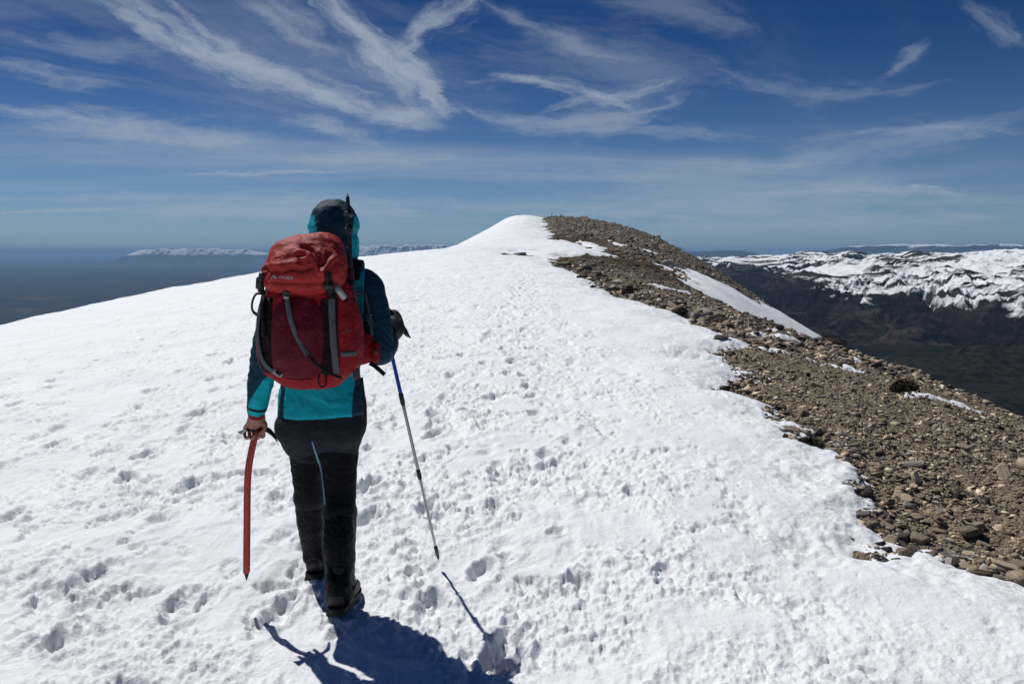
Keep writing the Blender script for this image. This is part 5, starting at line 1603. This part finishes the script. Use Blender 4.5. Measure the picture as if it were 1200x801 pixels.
boulder("boulder", "pointed pale rock on the skyline of the stony rim", 6.4, 15.2, .13, .8, .8, 1.1, 0, 10, .3)
boulder("boulder", "flat-topped tan rock on the skyline of the stony rim", 7.0, 12.6, .12, 1.2, .8, .8, 0, 11, 1.5)
boulder("boulder", "grey crag standing out of the lower snow gully", 10.5, 33, .4, .8, .8, 1.1, 1, 12, .4)
boulder("boulder", "dark stone melted into the snow by the brown turf", 2.5, 28.5, .22, 1.5, .8, .6, 2, 13, .4)
boulder("boulder", "small dark stone alone on the snow below the turf", 2.55, 25, .13, 1.4, .8, .5, 2, 14, .1)
boulder("boulder", "dark rocks heaped at the corner of the turf and snow", 2.35, 37.0, .42, 1.5, 1, .7, 2, 15, .6)
boulder("boulder", "grey stone block on top of the rocks at the turf corner", 3.3, 35.2, .32, 1.1, 1, .8, 1, 16, .9)
boulder("boulder", "dark outcrop at the summit where the snow ends", 14.0, 222.0, 1.15, 1.1, 1, .85, 2, 17, .9)
# dark stones breaking through the snow in the middle distance
rp = random.Random(8)
for k in range(16):
    u = rp.uniform(0, 1); x = -.75 + 2.6 * u + rp.gauss(0, .1); y = 53.0 - 4.2 * u + rp.gauss(0, .35)
    o = boulder("boulder", "dark low stone of the small rock patch breaking through the snow", x, y, rp.choice((.14, .2, .28, .4)), 1.5, 1, .62, 2 if k % 4 else 1, 20 + k, k * .7)
    o['group'] = "stones of the small rock patch out on the snow"
# ---- summit cairn
cz = float(rock_top([11.3], [228.0])[0][0])
cairn = empty("summit_cairn", (11.3, 228.0, cz)); tag(cairn, "tiny stone cairn with a post on the summit", "cairn")
cs = []
rr_ = random.Random(3)
for lvl, (rad, cnt) in enumerate(((.62, 8), (.46, 6), (.30, 4), (.12, 2))):
    for q in range(cnt):
        a = q / cnt * 6.28 + lvl; v, f = SHAPES[(lvl * 5 + q) % 16]
        cs.append((v * .34 + np.array((11.3 + rad * math.cos(a), 228 + rad * math.sin(a), cz + .12 + lvl * .2)), [tuple(t) for t in f]))
part("stone_pile", join(cs), M_ST[2], cairn, smooth=False)
part("post", tube([(11.3, 228, cz + .4), (11.3, 228, cz + 1.75)], [.12, .09], 8, 4), simple_mat("weathered_post", (.06, .05, .045), .8), cairn)
# ---- cushion plants on the rim
def cushion(label, x, y, w, h, cols, seed):
    r = np.random.default_rng(seed); z = float(rock_top([x], [y])[0][0])
    n_ = 1500; th = r.uniform(0, 2 * np.pi, n_); ph = np.arccos(r.uniform(0, 1, n_)); lump = 1 + .16 * np.sin(th * 3 + seed) + r.normal(0, .05, n_)
    d = np.stack([np.sin(ph) * np.cos(th) * w, np.sin(ph) * np.sin(th) * w * .8, np.cos(ph) * h], 1) * lump[:, None]
    c = d + (x, y, z)
    up = nrm3(d + r.normal(0, .35 * w, (n_, 3))); a = np.cross(up, r.normal(0, 1, (n_, 3))); a /= np.linalg.norm(a, axis=1, keepdims=True)
    L = r.uniform(.016, .034, n_)[:, None]; ww = r.uniform(.004, .008, n_)[:, None]
    V = np.stack([c - a * ww - up * L * .5, c + a * ww - up * L * .5, c + up * L], 1).reshape(-1, 3)
    F = np.arange(3 * n_).reshape(-1, 3)
    core = ball((x, y, z - .01), (w * .95, w * .76, h * .93), 12)
    m = simple_mat("cushion_leaves", cols, .8, 0, 30, .5, .3, .004)
    root = empty("cushion_plant", (x, y, z)); tag(root, label, "plant")
    part("leaves", (V, F), m, root, smooth=False); part("mound", core, m, root)
def nrm3(a): return a / np.maximum(np.linalg.norm(a, axis=1, keepdims=True), 1e-9)
cushion("round dark olive cushion plant beside the small snow patch on the rim", 5.3, 10.65, .17, .13, (.045, .038, .012), 3)
cushion("rusty brown low cushion shrub on the stony skyline", 7.4, 18.6, .42, .17, (.045, .022, .012), 4)
cushion("flat olive moss cushion at the snow edge by the lower scree", 2.36, 6.15, .09, .035, (.05, .042, .018), 5)
